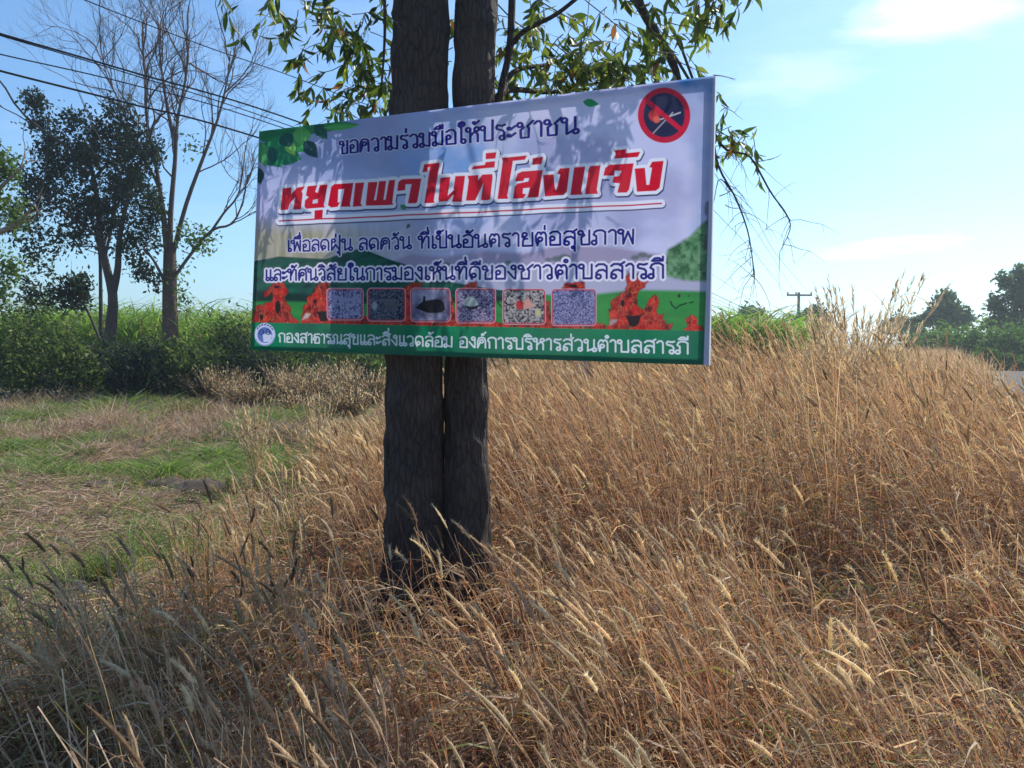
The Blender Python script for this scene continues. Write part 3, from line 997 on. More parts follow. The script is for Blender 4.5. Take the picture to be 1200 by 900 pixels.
b.l(dirt, p.inputs['Base Color'])
b.l(bp.outputs[0], p.inputs['Normal'])
tr = b.n('ShaderNodeBsdfTranslucent')
b.l(b.mixc(1.0, dirt, (0.92, 0.90, 1.0), 'MULTIPLY'), tr.inputs[0])
mx = b.n('ShaderNodeMixShader')
mx.inputs[0].default_value = 0.34
b.l(p.outputs[0], mx.inputs[1])
b.l(tr.outputs[0], mx.inputs[2])
b.l(mx.outputs[0], b.n('ShaderNodeOutputMaterial').inputs[0])
M_vinyl = m
M_frame = plain('frame_steel', (0.62, 0.62, 0.66), 0.5, nscale=20, var=0.12)
M_post = plain('weathered_post', (0.30, 0.29, 0.29), 0.9, nscale=25, var=0.3, bump=0.4)

sign = empty('billboard', sign_pt(0.5, 0.0), 'rectangular printed banner sign with bold red Thai lettering fixed to the twin tree trunks', 'sign')
gu, gv = np.meshgrid(np.linspace(0, 1, 97), np.linspace(0, 1, 49))
wave = 0.004 * np.sin(gu * 23 + 2 * gv) * np.sin(gv * 7 + 1) + 0.003 * np.sin(gu * 61 + gv * 5) * (1 - gv) * gv * 4
wave = wave * np.clip(np.minimum(gu, 1 - gu) * 20, 0, 1) * np.clip(np.minimum(gv, 1 - gv) * 12, 0, 1)
PV = sign_pt(gu, gv) - SN * (0.002 + wave[..., None])
ii = (np.arange(48)[:, None] * 97 + np.arange(96)[None, :])
Fv = np.stack([ii, ii + 1, ii + 98, ii + 97], -1).reshape(-1, 4)
mesh('printed_banner', PV.reshape(-1, 3), [Fv], M_vinyl, sign, smooth=True, uv=np.stack([gu, gv], -1).reshape(-1, 2))


def bar(u0, v0, u1, v1, hw, o0, o1, name):
    a, c2 = sign_pt(u0, v0, (o0 + o1) / 2), sign_pt(u1, v1, (o0 + o1) / 2)
    d = (c2 - a) / 2
    sd = np.cross(unit(d), SN)
    V_, F_ = box_vf((a + c2) / 2, d, sd * hw, SN * (o1 - o0) / 2)
    return mesh(name, V_, [F_], M_frame, sign)


bar(0.0, 0.012, 1.0, 0.012, 0.0125, 0.003, 0.028, 'frame_rail')
bar(0.0, 0.988, 1.0, 0.988, 0.0125, 0.003, 0.028, 'frame_rail')
bar(0.006, 0.023, 0.006, 0.977, 0.0125, 0.0035, 0.0275, 'frame_upright')
bar(0.994, 0.023, 0.994, 0.977, 0.0125, 0.0035, 0.0275, 'frame_upright')
# wrapped edge of the banner on the right
sl_, sf_ = box_vf(sign_pt(1.0, 0.5, 0.014) + unit(TRp - TLp) * 0.0035, (TRp - BRp) / 2, unit(TRp - TLp) * 0.002, SN * 0.0165)
mesh('wrapped_edge', sl_, [sf_], M_frame, sign)

# ------------------------------------------------------------------ main tree with twin trunks
TB = np.array([-0.40, 4.14, 0.0])
tree = empty('roadside_tree', TB, 'dark rough-barked tree with two close trunks carrying the banner', 'tree')


def trunk(pts, radii, nz_=230, ns=96, seed=0, name='trunk', lobes=0.06):
    P = spline(pts, nz_)
    Rr = np.interp(np.linspace(0, 1, nz_), np.linspace(0, 1, len(radii)), radii)
    a = np.linspace(0, 2 * np.pi, ns, endpoint=False)
    A, Z = np.meshgrid(a, P[:, 2])
    rs = np.random.default_rng(seed)
    ph = rs.random(6) * 6.28
    lob = 1 + lobes * np.sin(2 * A + ph[0] + Z * .6) + lobes * .6 * np.sin(3 * A + ph[1] - Z * .9)
    cx, cy = np.cos(A), np.sin(A)
    ridge = 0
    for s, am in ((0.10, .085), (0.045, .06)):
        ridge = ridge + am * (1 - 2.4 * np.abs(vnoise(A * 0.14 + 5 + .03 * np.sin(Z * 9 + A), Z * .30, s, seed + int(s * 900)) * 2 - 1))
    ridge = ridge + 0.05 * (vnoise(A * .3, Z, .5, seed + 77) - .5)
    seam = np.abs(((A - np.pi + np.pi) % (2 * np.pi)) - 0)
    blend = np.clip(np.minimum(A, 2 * np.pi - A) / .35, 0, 1)
    ridge = ridge * blend
    Rf = Rr[:, None] * lob * (1 + ridge)
    V_ = np.stack([P[:, 0][:, None] + Rf * cx, P[:, 1][:, None] + Rf * cy, Z + 0 * cx], -1).reshape(-1, 3)
    i = np.arange(nz_ - 1)[:, None] * ns
    j = np.arange(ns)[None, :]
    j2 = (j + 1) % ns
    Fq = np.stack([i + j, i + j2, i + ns + j2, i + ns + j], -1).reshape(-1, 4)
    return mesh(name, V_, [Fq], M_bark, tree, smooth=True)


YT = 4.14
lx = lambda px, z: (px - 600) / F * YT
trunk([(lx(484, 0), YT, -0.1), (lx(484.5, 0), YT, .6), (lx(486, 0), YT, 1.4), (lx(489, 0), YT + .02, 2.2), (lx(496, 0), YT + .04, 3.2), (lx(490, 0), YT + .1, 4.4), (lx(470, 0), YT + .3, 5.6)],
      [.205, .160, .143, .140, .141, .138, .140, .132, .115, .09], seed=3)
trunk([(lx(547, 0), YT + .02, -0.1), (lx(546.8, 0), YT + .02, .6), (lx(547.2, 0), YT + .02, 1.4), (lx(552, 0), YT + .03, 2.2), (lx(559, 0), YT + .05, 3.2), (lx(580, 0), YT + .1, 4.6), (lx(610, 0), YT + .3, 6.0)],
      [.170, .128, .114, .112, .112, .114, .112, .10, .09, .07], seed=8, nz_=230)
# a short stub knot on the left trunk and a strap-like vine
branches = []


def branch(pts, r0, r1, n=14, sides=7, name='branch', mat=None):
    P = spline(pts, n)
    R_ = np.linspace(r0, r1, n)
    V_, F_ = tube(P, R_, sides)
    o = mesh(name, V_, [F_], mat or M_bark, tree, smooth=True)
    branches.append((P, R_))
    return P


tp = lambda px, py, Y=4.2: at(px, py, Y)
NB_ = []
NB_.append(branch([tp(583, 140, 4.25), tp(588, 100, 4.25), tp(597, 60, 4.26), tp(600, 0, 4.3), tp(601, -80, 4.3), tp(596, -220, 4.3)], .018, .022))   # thin stem right of trunks
NB_.append(branch([tp(576, 118, 4.3), tp(600, 105, 4.5), tp(640, 108, 4.8), tp(690, 104, 5.0)], .022, .010))
NB_.append(branch([tp(584, 118, 4.3), tp(602, 84, 4.6), tp(640, 76, 4.8), tp(668, 66, 5.0)], .020, .008))
NB_.append(branch([tp(593, 60, 4.28), tp(615, 36, 4.2), tp(650, 18, 4.1), tp(680, -5, 4.0)], .014, .010))
NB_.append(branch([tp(735, -60, 4.0), tp(748, 0, 4.0), tp(768, 38, 4.0), tp(788, 72, 4.02), tp(796, 97, 4.05)], .026, .017))   # hanging dark limb at right
NB_.append(branch([tp(560, -330, 4.4), tp(640, -240, 4.3), tp(700, -140, 4.1), tp(735, -60, 4.0)], .04, .026))
NB_.append(branch([tp(449, -40, 4.0), tp(451, 20, 4.0), tp(450, 60, 4.0), tp(447, 100, 4.0)], .010, .005))
NB_.append(branch([tp(505, -150, 4.2), tp(470, -100, 4.1), tp(449, -40, 4.0)], .022, .010))
NB_.append(branch([tp(500, -230, 4.2), tp(440, -170, 3.9), tp(380, -90, 3.7), tp(352, -20, 3.6)], .035, .008))
# long drooping limb beyond the sign's right edge
NB_.append(branch([tp(650, -120, 5.2), tp(740, 0, 5.1), tp(800, 80, 5.0), tp(842, 165, 4.9), tp(862, 178, 4.9), tp(880, 185, 4.9), tp(903, 225, 4.9), tp(921, 250, 4.9), tp(926, 268, 4.9), tp(914, 295, 4.9)], .012, .0022, n=30, sides=6))
NB_.append(branch([tp(800, 60, 5.0), tp(832, 150, 4.9), tp(842, 195, 4.9), tp(862, 232, 4.9), tp(876, 270, 4.9), tp(882, 305, 4.9), tp(884, 325, 4.9)], .009, .0022, n=22, sides=6))
NB_.append(branch([tp(858, 225, 4.9), tp(843, 210, 4.9), tp(836, 240, 4.9)], .005, .002, n=8, sides=5))
# crown limbs above the frame
for (x, y, z, r) in ((-2.6, 3.6, 5.2, .05), (-1.8, 2.6, 6.2, .05), (1.2, 4.6, 5.8, .05), (.8, 3.2, 6.6, .045), (-.6, 5.8, 6.6, .05), (-2.4, 4.9, 6.8, .05), (1.9, 5.6, 4.9, .04), (.2, 2.2, 5.4, .04)):
    s = np.array([-.45, 4.2, 4.2 + random.random()])
    e = np.array([x, y, z])
    NB_.append(branch([s, (s * .5 + e * .5) + np.array([0, 0, .25]), e], r, .01, n=10, sides=6))

# thin bare twigs
tw = Acc()


def twig(p, d, L, r, droop=.3, n=5):
    P = [p]
    d = unit(d)
    for i in range(n):
        d = unit(d + np.array([0, 0, -droop / n]) + rng.normal(size=3) * .14)
        P.append(P[-1] + d * L / n)
    V_, F_ = tube(P, np.linspace(r, r * .3, n + 1), 4)
    tw.add(V_, F_)
    return P


for P_, n_, L_ in ((NB_[9], 26, .26), (NB_[10], 26, .24)):
    for k in range(n_):
        i = rng.integers(len(P_) // 3, len(P_))
        q = twig(P_[i], rng.normal(size=3) * .7 + np.array([0, 0, -.55]), L_ * (.4 + rng.random()), .0022, .6)
        if rng.random() < .6:
            twig(q[3], rng.normal(size=3) + np.array([0, 0, -.5]), L_ * .5, .0014, .5, 4)
for (x0, y0, x1, y1, Y) in ((784, 66, 836, 84, 4.0), (836, 88, 866, 86, 4.0), (760, 20, 800, 40, 4.0), (800, 40, 820, 55, 4.0), (784, 26, 822, 38, 4.0), (770, 28, 742, 60, 4.0), (846, 123, 880, 142, 4.9), (450, 15, 480, 32, 4.0), (447, 82, 465, 86, 4.0), (880, 190, 918, 186, 4.9), (843, 230, 868, 222, 4.9), (850, 240, 866, 250, 4.9), (660, 40, 610, 75, 4.6), (700, 60, 660, 30, 4.6), (455, 5, 430, 30, 4.0)):
    a, c2 = at(x0, y0, Y), at(x1, y1, Y)
    q = twig(a, c2 - a, np.linalg.norm(c2 - a), .0035, .05, 6)
    twig(q[3], c2 - a + rng.normal(size=3) * .2, np.linalg.norm(c2 - a) * .4, .002, .1, 4)


# leaves
def leaf_template(L=1.0, W=.27, fold=.10, curl=.18, tip=.0):
    prof = ((0, .02), (.16, .62), (.38, 1.0), (.62, .86), (.84, .42), (1.0, .01))
    V_ = []
    for t, s in prof:
        z = -curl * t * t
        V_ += [(-s * W / 2, t, z + fold * s * .5), (0, t, z), (s * W / 2, t, z + fold * s * .5)]
    F_ = []
    for i in range(len(prof) - 1):
        a = i * 3
        F_ += [(a, a + 1, a + 4, a + 3), (a + 1, a + 2, a + 5, a + 4)]
    return np.array(V_, float) * L, np.array(F_)


LT = [leaf_template(1, .30, .1, .15), leaf_template(1, .24, .14, .35), leaf_template(1, .34, .06, .05), leaf_template(1, .28, .2, .55)]


def frames(D, up):
    """rotation matrices with local y = D"""
    Y_ = D / (np.linalg.norm(D, axis=1)[:, None] + 1e-9)
    X_ = np.cross(Y_, up)
    X_ /= np.linalg.norm(X_, axis=1)[:, None] + 1e-9
    Z_ = np.cross(X_, Y_)
    return np.stack([X_, Y_, Z_], 2)


leaves = []   # (pos, dir, up, size, colour)
LEAFC = np.array([(.055, .085, .022), (.08, .12, .025), (.12, .155, .03), (.045, .07, .025), (.20, .21, .045)])


def spray(c, n, rad, size, hang=1.0, yellow=.12, out=None):
    """a cluster of drooping leaves round c, hung on a few fine twigs"""
    nt = max(1, n // 9)
    for k in range(nt):
        s = c + rng.normal(size=3) * rad * np.array([.62, .62, .55])
        d = unit(rng.normal(size=3) * np.array([1, 1, .4]) + np.array([0, 0, -.35 * hang]))
        L = .16 + .22 * rng.random()
        P_ = twig(s, d, L, .0028, .5 * hang, 5)
        for i in range(max(1, n // nt)):
            t = rng.random() ** .7 * 5
            i0 = min(int(t), 4)
            q = P_[i0] + (P_[i0 + 1] - P_[i0]) * (t - i0)
            dd = unit(P_[i0 + 1] - P_[i0])
            D = unit(dd * .5 + rng.normal(size=3) * .55 + np.array([0, 0, -.75 * hang]))
            c_ = LEAFC[rng.integers(0, 4)] * (.7 + .6 * rng.random())
            if rng.random() < yellow:
                c_ = LEAFC[4] * (.8 + .8 * rng.random())
            if rng.random() < .035:
                c_ = np.array([.22, .08, .03])
            leaves.append((q, D, rng.normal(size=3), size * (.65 + .6 * rng.random()), c_))


# clusters seen at the top left of the sign: (px, py, depth, count, spread)
SZ = .088
for (px, py, Y, n, rad) in ((345, 5, 4.35, 37, 0.110), (365, 20, 4.35, 35, 0.099), (332, 15, 4.35, 16, 0.055), (350, 45, 4.35, 16, 0.055), (385, 10, 4.35, 45, 0.110), (405, 25, 4.35, 48, 0.099), (425, 8, 4.35, 45, 0.099), (400, 55, 4.35, 18, 0.077),
                            (430, 45, 4.40, 18, 0.066), (440, 75, 4.45, 16, 0.055), (410, 78, 4.45, 27, 0.066), (378, 40, 4.35, 21, 0.066), (425, 94, 4.45, 43, 0.088), (400, 106, 4.50, 45, 0.088), (380, 112, 4.50, 29, 0.066), (445, 106, 4.50, 45, 0.088), (450, 89, 4.55, 32, 0.088),
                            (370, 124, 4.50, 8, 0.033), (425, 119, 4.50, 29, 0.066), (455, 60, 4.65, 18, 0.066), (530, 30, 4.50, 24, 0.055), (530, 80, 4.50, 21, 0.055), (455, 124, 4.65, 18, 0.055), (330, -10, 4.35, 24, 0.088),
                            # right of the trunks
                            (600, 30, 4.6, 31, .09), (612, 60, 4.6, 58, .11), (630, 85, 4.7, 81, .11), (655, 70, 4.7, 81, .12), (680, 85, 4.7, 87, .12), (700, 70, 4.7, 66, .12), (720, 85, 4.6, 81, .12), (745, 70, 4.5, 60, .12), (760, 82, 4.4, 49, .10),
                            (735, 55, 4.5, 37, .10), (645, 45, 4.6, 34, .10), (595, 95, 4.6, 40, .08), (690, 60, 4.6, 49, .10), (665, 95, 4.6, 52, .1), (708, 96, 4.5, 43, .08), (610, 10, 4.5, 26, .1), (780, 80, 4.1, 23, .06), (640, 12, 4.2, 20, .08),
                            (700, 15, 4.0, 17, .08), (730, 10, 4.0, 20, .08), (765, 20, 4.0, 29, .08), (800, 82, 4.05, 11, .05), (745, 30, 4.05, 14, .06),
                            (805, -5, 4.0, 34, .07), (825, 0, 4.0, 37, .07), (848, -8, 4.0, 37, .07), (875, -10, 4.0, 31, .06), (840, -25, 4.0, 43, .1),
                            # hanging leaves beyond the right edge
                            (846, 130, 4.9, 18, .06), (848, 155, 4.9, 34, .07), (858, 172, 4.9, 34, .07), (845, 178, 4.9, 26, .06), (868, 165, 4.9, 12, .05),
                            (250, -20, 3.6, 8, .04)):
    spray(at(px, py - 8, Y), n, rad, SZ, 1.0, .34 if px > 580 else .12)
NVIS = len(leaves)
# crown above the frame
for P_ in NB_[-8:]:
    for k in range(13):
        i = rng.integers(3, len(P_))
        spray(P_[i] + rng.normal(size=3) * .45, 20, .3, .10, .8)
for k in range(60):
    c = np.array([-.9 + rng.normal() * 1.4, 3.9 + rng.normal() * 1.2, 4.9 + rng.random() * 2.6])
    spray(c, 26, .35, .10, .8)
tw.build('twigs', M_twig, tree)['kind'] = 'stuff'

lp_ = np.array([l[0] for l in leaves])
ld_ = np.array([l[1] for l in leaves])
lu_ = np.array([l[2] for l in leaves])
ls_ = np.array([l[3] for l in leaves])
lc_ = np.array([l[4] for l in leaves])
# which leaves show largest: seen by the camera and near
rel = lp_ - np.array([0, 0, CAM_Z])
dep = rel @ CZ
sx = 600 + F * (rel @ CX) / dep
sy = 450 - F * (rel @ CYv) / dep
vis = (sx > 0) & (sx < 1200) & (sy > 0) & (sy < 900)
behind = np.array([sdf_poly(np.array([[x]]), np.array([[y]]), [tuple(c) for c in CORN])[0, 0] < 0 for x, y in zip(sx, sy)])
vis &= ~behind
score = np.where(vis, ls_ / dep, 0)
order = np.argsort(-score)
single = set(order[:295].tolist())
Rm = frames(ld_, lu_)
LM = []
for ti, (V_, F_) in enumerate(LT):
    for ci, cc in enumerate(((.055, .085, .022), (.08, .12, .026), (.13, .16, .035), (.20, .09, .035))):
        me = bpy.data.meshes.new('leaf')
        me.from_pydata([tuple(v) for v in V_], [], [tuple(f) for f in F_])
        for pl in me.polygons:
            pl.use_smooth = True
        ca = me.color_attributes.new('Col', 'FLOAT_COLOR', 'POINT')
        ca.data.foreach_set('color', np.tile(np.array([*cc, 1], np.float32), len(V_)))
        me.materials.append(M_leaf)
        LM.append((ti, np.array(cc), me))
from mathutils import Matrix
rest = {0: [], 1: [], 2: [], 3: []}
for i in range(len(leaves)):
    ti = i % 4
    if i in single:
        cand = [q for q in LM if q[0] == ti]
        me = min(cand, key=lambda q: np.abs(q[1] - lc_[i]).sum())[2]
        o = bpy.data.objects.new('leaf', me)
        COL.objects.link(o)
        o.parent = tree
        M4 = Matrix([[*(Rm[i][r] * ls_[i]), lp_[i][r] - TB[r]] for r in range(3)] + [[0, 0, 0, 1]])
        o.matrix_basis = M4
    else:
        rest[ti].append(i)
acc = Acc()
for ti, idx in rest.items():
    idx = np.array(idx)
    V_, F_ = LT[ti]
    VV = np.einsum('nij,vj->nvi', Rm[idx] * ls_[idx][:, None, None], V_) + lp_[idx][:, None, :]
    FF = F_[None] + (np.arange(len(idx)) * len(V_))[:, None, None]
    acc.add(VV.reshape(-1, 3), FF.reshape(-1, 4), percol(lc_[idx], len(V_)))
acc.build('foliage', M_leaf, tree, smooth=True)['kind'] = 'stuff'

# ------------------------------------------------------------------ background trees


def grow(acc, p, d, L, r, depth, tips, droop=0.0, spread=.5, up=.25, sides=6, ratio=.72, wig=.12, kids=(2, 3), pts=None):
    n = 6 if depth > 2 else (4 if depth else 3)
    P_ = [np.array(p, float)]
    d = unit(d)
    for i in range(n):
        d = unit(d + rng.normal(size=3) * wig + np.array([0, 0, up * .15 - droop * .15]))
        P_.append(P_[-1] + d * L / n)
    r1 = r * (.66 if depth else .5)
    V_, F_ = tube(P_, np.linspace(r, r1, n + 1), sides if r > .03 else 3)
    acc.add(V_, F_)
    if depth == 0:
        tips.append((P_[-1], d))
        tips.append((P_[n // 2], d))
        return
    k = rng.integers(kids[0], kids[1] + 1)
    for j in range(k):
        i = n if j == 0 else rng.integers(n // 2, n + 1)
        dd = unit(d + rng.normal(size=3) * spread * (0.6 if j == 0 else 1.0) + np.array([0, 0, up]))
        grow(acc, P_[i], dd, L * ratio * (.8 + .4 * rng.random()), r1 * (.95 if j == 0 else .7), depth - 1, tips, droop, spread, up, sides, ratio, wig, kids)


def leaf_cloud(P_, n, rad, size, cols, flat=1.0):
    """n small leaf faces scattered round each given point"""
    k = len(P_)
    idx = rng.integers(0, k, n)
    off_ = rng.normal(size=(n, 3)) * rad * np.array([1, 1, flat])
    c = P_[idx] + off_
    a = rng.normal(size=(n, 3))
    b_ = rng.normal(size=(n, 3))
    a /= np.linalg.norm(a, axis=1)[:, None]
    b_ = np.cross(a, b_)
    b_ /= np.linalg.norm(b_, axis=1)[:, None]
    s = size * (.6 + .8 * rng.random(n))[:, None]
    V_ = np.stack([c - a * s, c + b_ * s * .45, c + a * s, c - b_ * s * .45], 1).reshape(-1, 3)
    F_ = np.arange(n * 4).reshape(-1, 4)
    cc = cols[rng.integers(0, len(cols), n)] * (.65 + .7 * rng.random(n))[:, None]
    return V_, F_, percol(cc, 4)


def ground_at(x, y):
    return float(ground_height(np.array([x]), np.array([y]))[0])


def bg_tree(px, Y, label, name, cat, group, stems, cols, n, size, leafrad, mat=M_bark_far, extra=None, clumps=None, fol='crown'):
    X = (px - 600) / F * Y
    base = np.array([X, Y, ground_at(X, Y) - .1])
    t = empty(name, base, label, cat, group)
    a = Acc()
    tips = []
    for (pts, r0, r1, kids) in stems:
        P_ = spline([at(*q) if len(q) == 3 else base for q in pts], 16)
        V_, F_ = tube(P_, np.linspace(r0, r1, 16), 8)
        a.add(V_, F_)
        for (f0, cnt, L, rr, dep_, kw) in kids:
            for c in range(cnt):
                i = min(15, int((f0 + (1 - f0) * (c + .5) / cnt) * 15))
                d = unit(P_[min(15, i + 1)] - P_[max(0, i - 1)])
                dd = unit(d * kw.get('along', .6) + rng.normal(size=3) * kw.get('sp', .7) + np.array([0, 0, kw.get('lift', .2)]))
                grow(a, P_[i], dd, L * (.7 + .6 * rng.random()), rr, dep_, tips, **kw.get('g', {}))
    a.build('trunk', mat, t, smooth=True)
    pts = np.array([q[0] for q in tips]) if tips else np.zeros((0, 3))
    if clumps:
        cl = []
        for (x, y, yy, rpx, k) in clumps:
            c = at(x, y, yy)
            r = rpx / F * yy
            q = rng.normal(size=(k, 3))
            q /= np.linalg.norm(q, axis=1)[:, None]
            cl.append(c + q * r * (rng.random(k) ** .4)[:, None])
        cl = np.concatenate(cl)
        pts = np.concatenate([pts, cl]) if n and extra != 'clumps_only' else cl
    if n and len(pts):
        V_, F_, C_ = leaf_cloud(pts, n, leafrad, size, cols)
        o = mesh(fol, V_, [F_], M_bush, t, C_)
    return t


DARK = np.array([(.026, .040, .030), (.034, .052, .032), (.048, .07, .034), (.026, .036, .034)])
MID = np.array([(.05, .085, .03), (.07, .11, .035), (.04, .06, .03), (.10, .13, .04)])
MIX = np.array([(.05, .085, .03), (.10, .15, .045), (.04, .055, .03), (.16, .19, .06), (.07, .10, .035)])
LIGHT = np.array([(.10, .15, .04), (.13, .18, .05), (.08, .12, .035)])
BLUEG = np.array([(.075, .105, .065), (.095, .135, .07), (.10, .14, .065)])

# tall dark leafy tree on the left
bg_tree(128, 25, 'dense dark green leafy tree with a forked trunk, left of the leafless tree', 'leafy_tree', 'tree', None,
        [([(128, 400, 25), (131, 375, 25), (132, 345, 25), (124, 310, 25), (118, 280, 25), (112, 220, 25), (100, 170, 25)], .20, .05, [(.45, 7, 1.8, .05, 2, dict(sp=.8))]),
         ([(132, 345, 25), (138, 315, 25), (140, 280, 25), (150, 230, 25), (160, 190, 25)], .13, .04, [(.4, 5, 1.5, .04, 2, dict(sp=.8))]),
         ([(118, 400, 25.5), (118, 340, 25.5), (116, 290, 25.5), (105, 250, 25.5)], .07, .04, [(.6, 2, 1.2, .03, 1, dict(sp=.8))])],
        DARK * .85, 16000, .075, .15, extra='clumps_only',
        clumps=[(95, 165, 25, 38, 50), (130, 150, 25, 30, 40), (75, 190, 25, 30, 30), (115, 205, 25, 42, 60), (150, 195, 25, 34, 50), (160, 235, 25, 30, 40), (55, 205, 25, 20, 20), (60, 165, 25, 20, 18),
                (45, 140, 25, 12, 12), (37, 115, 25, 6, 7), (48, 235, 25, 18, 16), (80, 245, 25, 26, 25), (130, 250, 25, 28, 30), (170, 275, 25, 20, 22), (165, 315, 25, 14, 14), (160, 170, 25, 22, 22), (182, 180, 25, 14, 10), (60, 280, 25, 18, 12), (95, 275, 25, 18, 14), (30, 290, 25, 14, 7), (20, 262, 25, 14, 9), (35, 245, 25, 16, 14), (110, 255, 25, 22, 24), (35, 330, 25, 10, 5), (150, 290, 25, 14, 12), (178, 240, 25, 14, 14), (30, 205, 25, 14, 12), (45, 120, 25, 7, 6), (180, 330, 25, 8, 6), (50, 310, 25, 16, 7)])

# leafless tree
bare = dict(g=dict(spread=.42, up=.20, ratio=.68, wig=.16, kids=(2, 4), sides=6), sp=.42, along=1.0, lift=.15)
bareD = lambda L, r, n_, f=.3, dep_=3: (f, int(n_ * 1.3), L * .82, r * .95, dep_ + 1, bare)
bg_tree(200, 26, 'tall leafless tree with bare forking branches behind the bushes', 'bare_tree', 'tree', None,
        [([(200, 400, 26), (199, 350, 26), (199, 320, 26), (199, 295, 26)], .27, .21, []),
         ([(199, 305, 26), (200, 250, 26), (205, 190, 26), (208, 140, 26), (218, 90, 26), (222, 40, 26)], .11, .015, [bareD(1.6, .035, 10, .35)]),
         ([(196, 305, 26), (190, 240, 26), (182, 190, 26), (172, 140, 26), (170, 85, 26), (166, 40, 26)], .095, .015, [bareD(1.6, .035, 10, .35)]),
         ([(198, 300, 26), (188, 225, 26), (160, 170, 26), (140, 120, 26), (124, 85, 26), (116, 40, 26)], .06, .012, [bareD(1.5, .025, 9, .45)]),
         ([(202, 300, 26), (218, 240, 26), (238, 185, 26), (255, 140, 26), (266, 95, 26), (270, 60, 26)], .085, .015, [bareD(1.5, .03, 9, .35)]),
         ([(206, 175, 26), (195, 120, 26), (188, 70, 26), (185, 20, 26)], .07, .015, [bareD(1.4, .025, 7, .3)]),
         ([(201, 330, 26), (222, 300, 26), (248, 270, 26), (272, 262, 26), (285, 235, 26), (290, 205, 26)], .065, .015, [bareD(1.1, .025, 6, .5, 2)]),
         ([(193, 330, 26), (180, 305, 26), (168, 292, 26)], .06, .03, [bareD(.8, .02, 3, .5, 2)]),
         ([(245, 275, 26), (262, 250, 26), (280, 225, 26), (288, 170, 26)], .05, .015, [bareD(1.2, .02, 6, .3, 2)])],
        LIGHT, 750, .08, .20, mat=M_bark_pale, extra='clumps_only', fol='ivy_leaves',
        clumps=[(228, 285, 26, 12, 20), (240, 280, 26, 10, 14), (215, 270, 26, 8, 10), (205, 320, 26, 5, 10), (208, 345, 26, 5, 8), (222, 175, 26, 8, 5), (135, 122, 26, 12, 6), (212, 360, 26, 6, 8), (232, 172, 26, 5, 3)])

# tree at the left edge with pale limbs
bg_tree(-60, 18, 'light green tree with pale slanting limbs at the far left edge', 'edge_tree', 'tree', None,
        [([(-60, 420, 18), (-50, 340, 18), (-30, 290, 18), (20, 262, 18), (36, 245, 18)], .16, .02, [(.6, 4, .5, .02, 1, dict(sp=.6))]),
         ([(-50, 340, 18), (-40, 260, 18), (0, 220, 18), (28, 195, 18)], .10, .02, [(.5, 4, .5, .02, 1, dict(sp=.7))])],
        LIGHT, 3000, .06, .13, mat=M_limb, extra='clumps_only',
        clumps=[(0, 190, 18, 14, 20), (8, 205, 18, 12, 16), (-20, 215, 18, 22, 30), (15, 255, 18, 12, 12), (0, 245, 18, 14, 14), (5, 320, 18, 14, 14), (14, 310, 18, 8, 8), (-20, 300, 18, 24, 30), (-5, 345, 18, 12, 18), (20, 235, 18, 4, 4)])

# slender dark sapling between
bg_tree(85, 21, 'small dark layered sapling leaning over the bushes', 'sapling', 'tree', None,
        [([(118, 400, 21), (100, 360, 21), (84, 345, 21), (70, 330, 21)], .04, .015, [(.5, 5, .7, .012, 1, dict(sp=.9))])],
        DARK, 1500, .07, .14, extra='clumps_only', clumps=[(85, 342, 21, 18, 24), (62, 350, 21, 12, 8), (40, 350, 21, 12, 7), (95, 335, 21, 10, 10)])

# bushes row: (px, depth, top py, half-width px, kind, label)
bush_group = 'bushes along the far side of the field'


def bush(px, Y, top, hw, cols, n, label, size=.07, name='bush', group=bush_group, base_z=None):
    X = (px - 600) / F * Y
    z0 = ground_at(X, Y)
    topz = at(px, top, Y)[2]
    h = topz - z0
    r = hw / F * Y
    o = empty(name, (X, Y, z0), label, 'bush', group)
    a = Acc()
    tips = []
    for k in range(7):
        d = unit(np.array([rng.normal() * .45, rng.normal() * .35, 1.0]))
        grow(a, np.array([X + rng.normal() * r * .3, Y + rng.normal() * r * .3, z0 - .05]), d, h * .45, .022, 2, tips, spread=.5, up=.1)
    a.build('stems', M_bark_far, o)
    k = 46
    q = rng.normal(size=(k, 3))
    q /= np.linalg.norm(q, axis=1)[:, None]
    rad_ = rng.random(k) ** .35
    c = np.array([X, Y, z0 + h * .42]) + q * rad_[:, None] * np.array([r * 1.15, r * .8, h * .44])
    c[:, 2] += rng.normal(size=k) * .13 * h
    V_, F_, C_ = leaf_cloud(c, n, .19 * min(1.3, h / 2.0), size, cols)
    keep = V_[:, 2].reshape(-1, 4).min(1) > z0
    V_ = V_.reshape(-1, 4, 3)[keep].reshape(-1, 3)
    C_ = C_.reshape(-1, 4, 3)[keep].reshape(-1, 3)
    mesh('foliage', V_, [np.arange(len(V_)).reshape(-1, 4)], M_bush, o, C_)
    return o


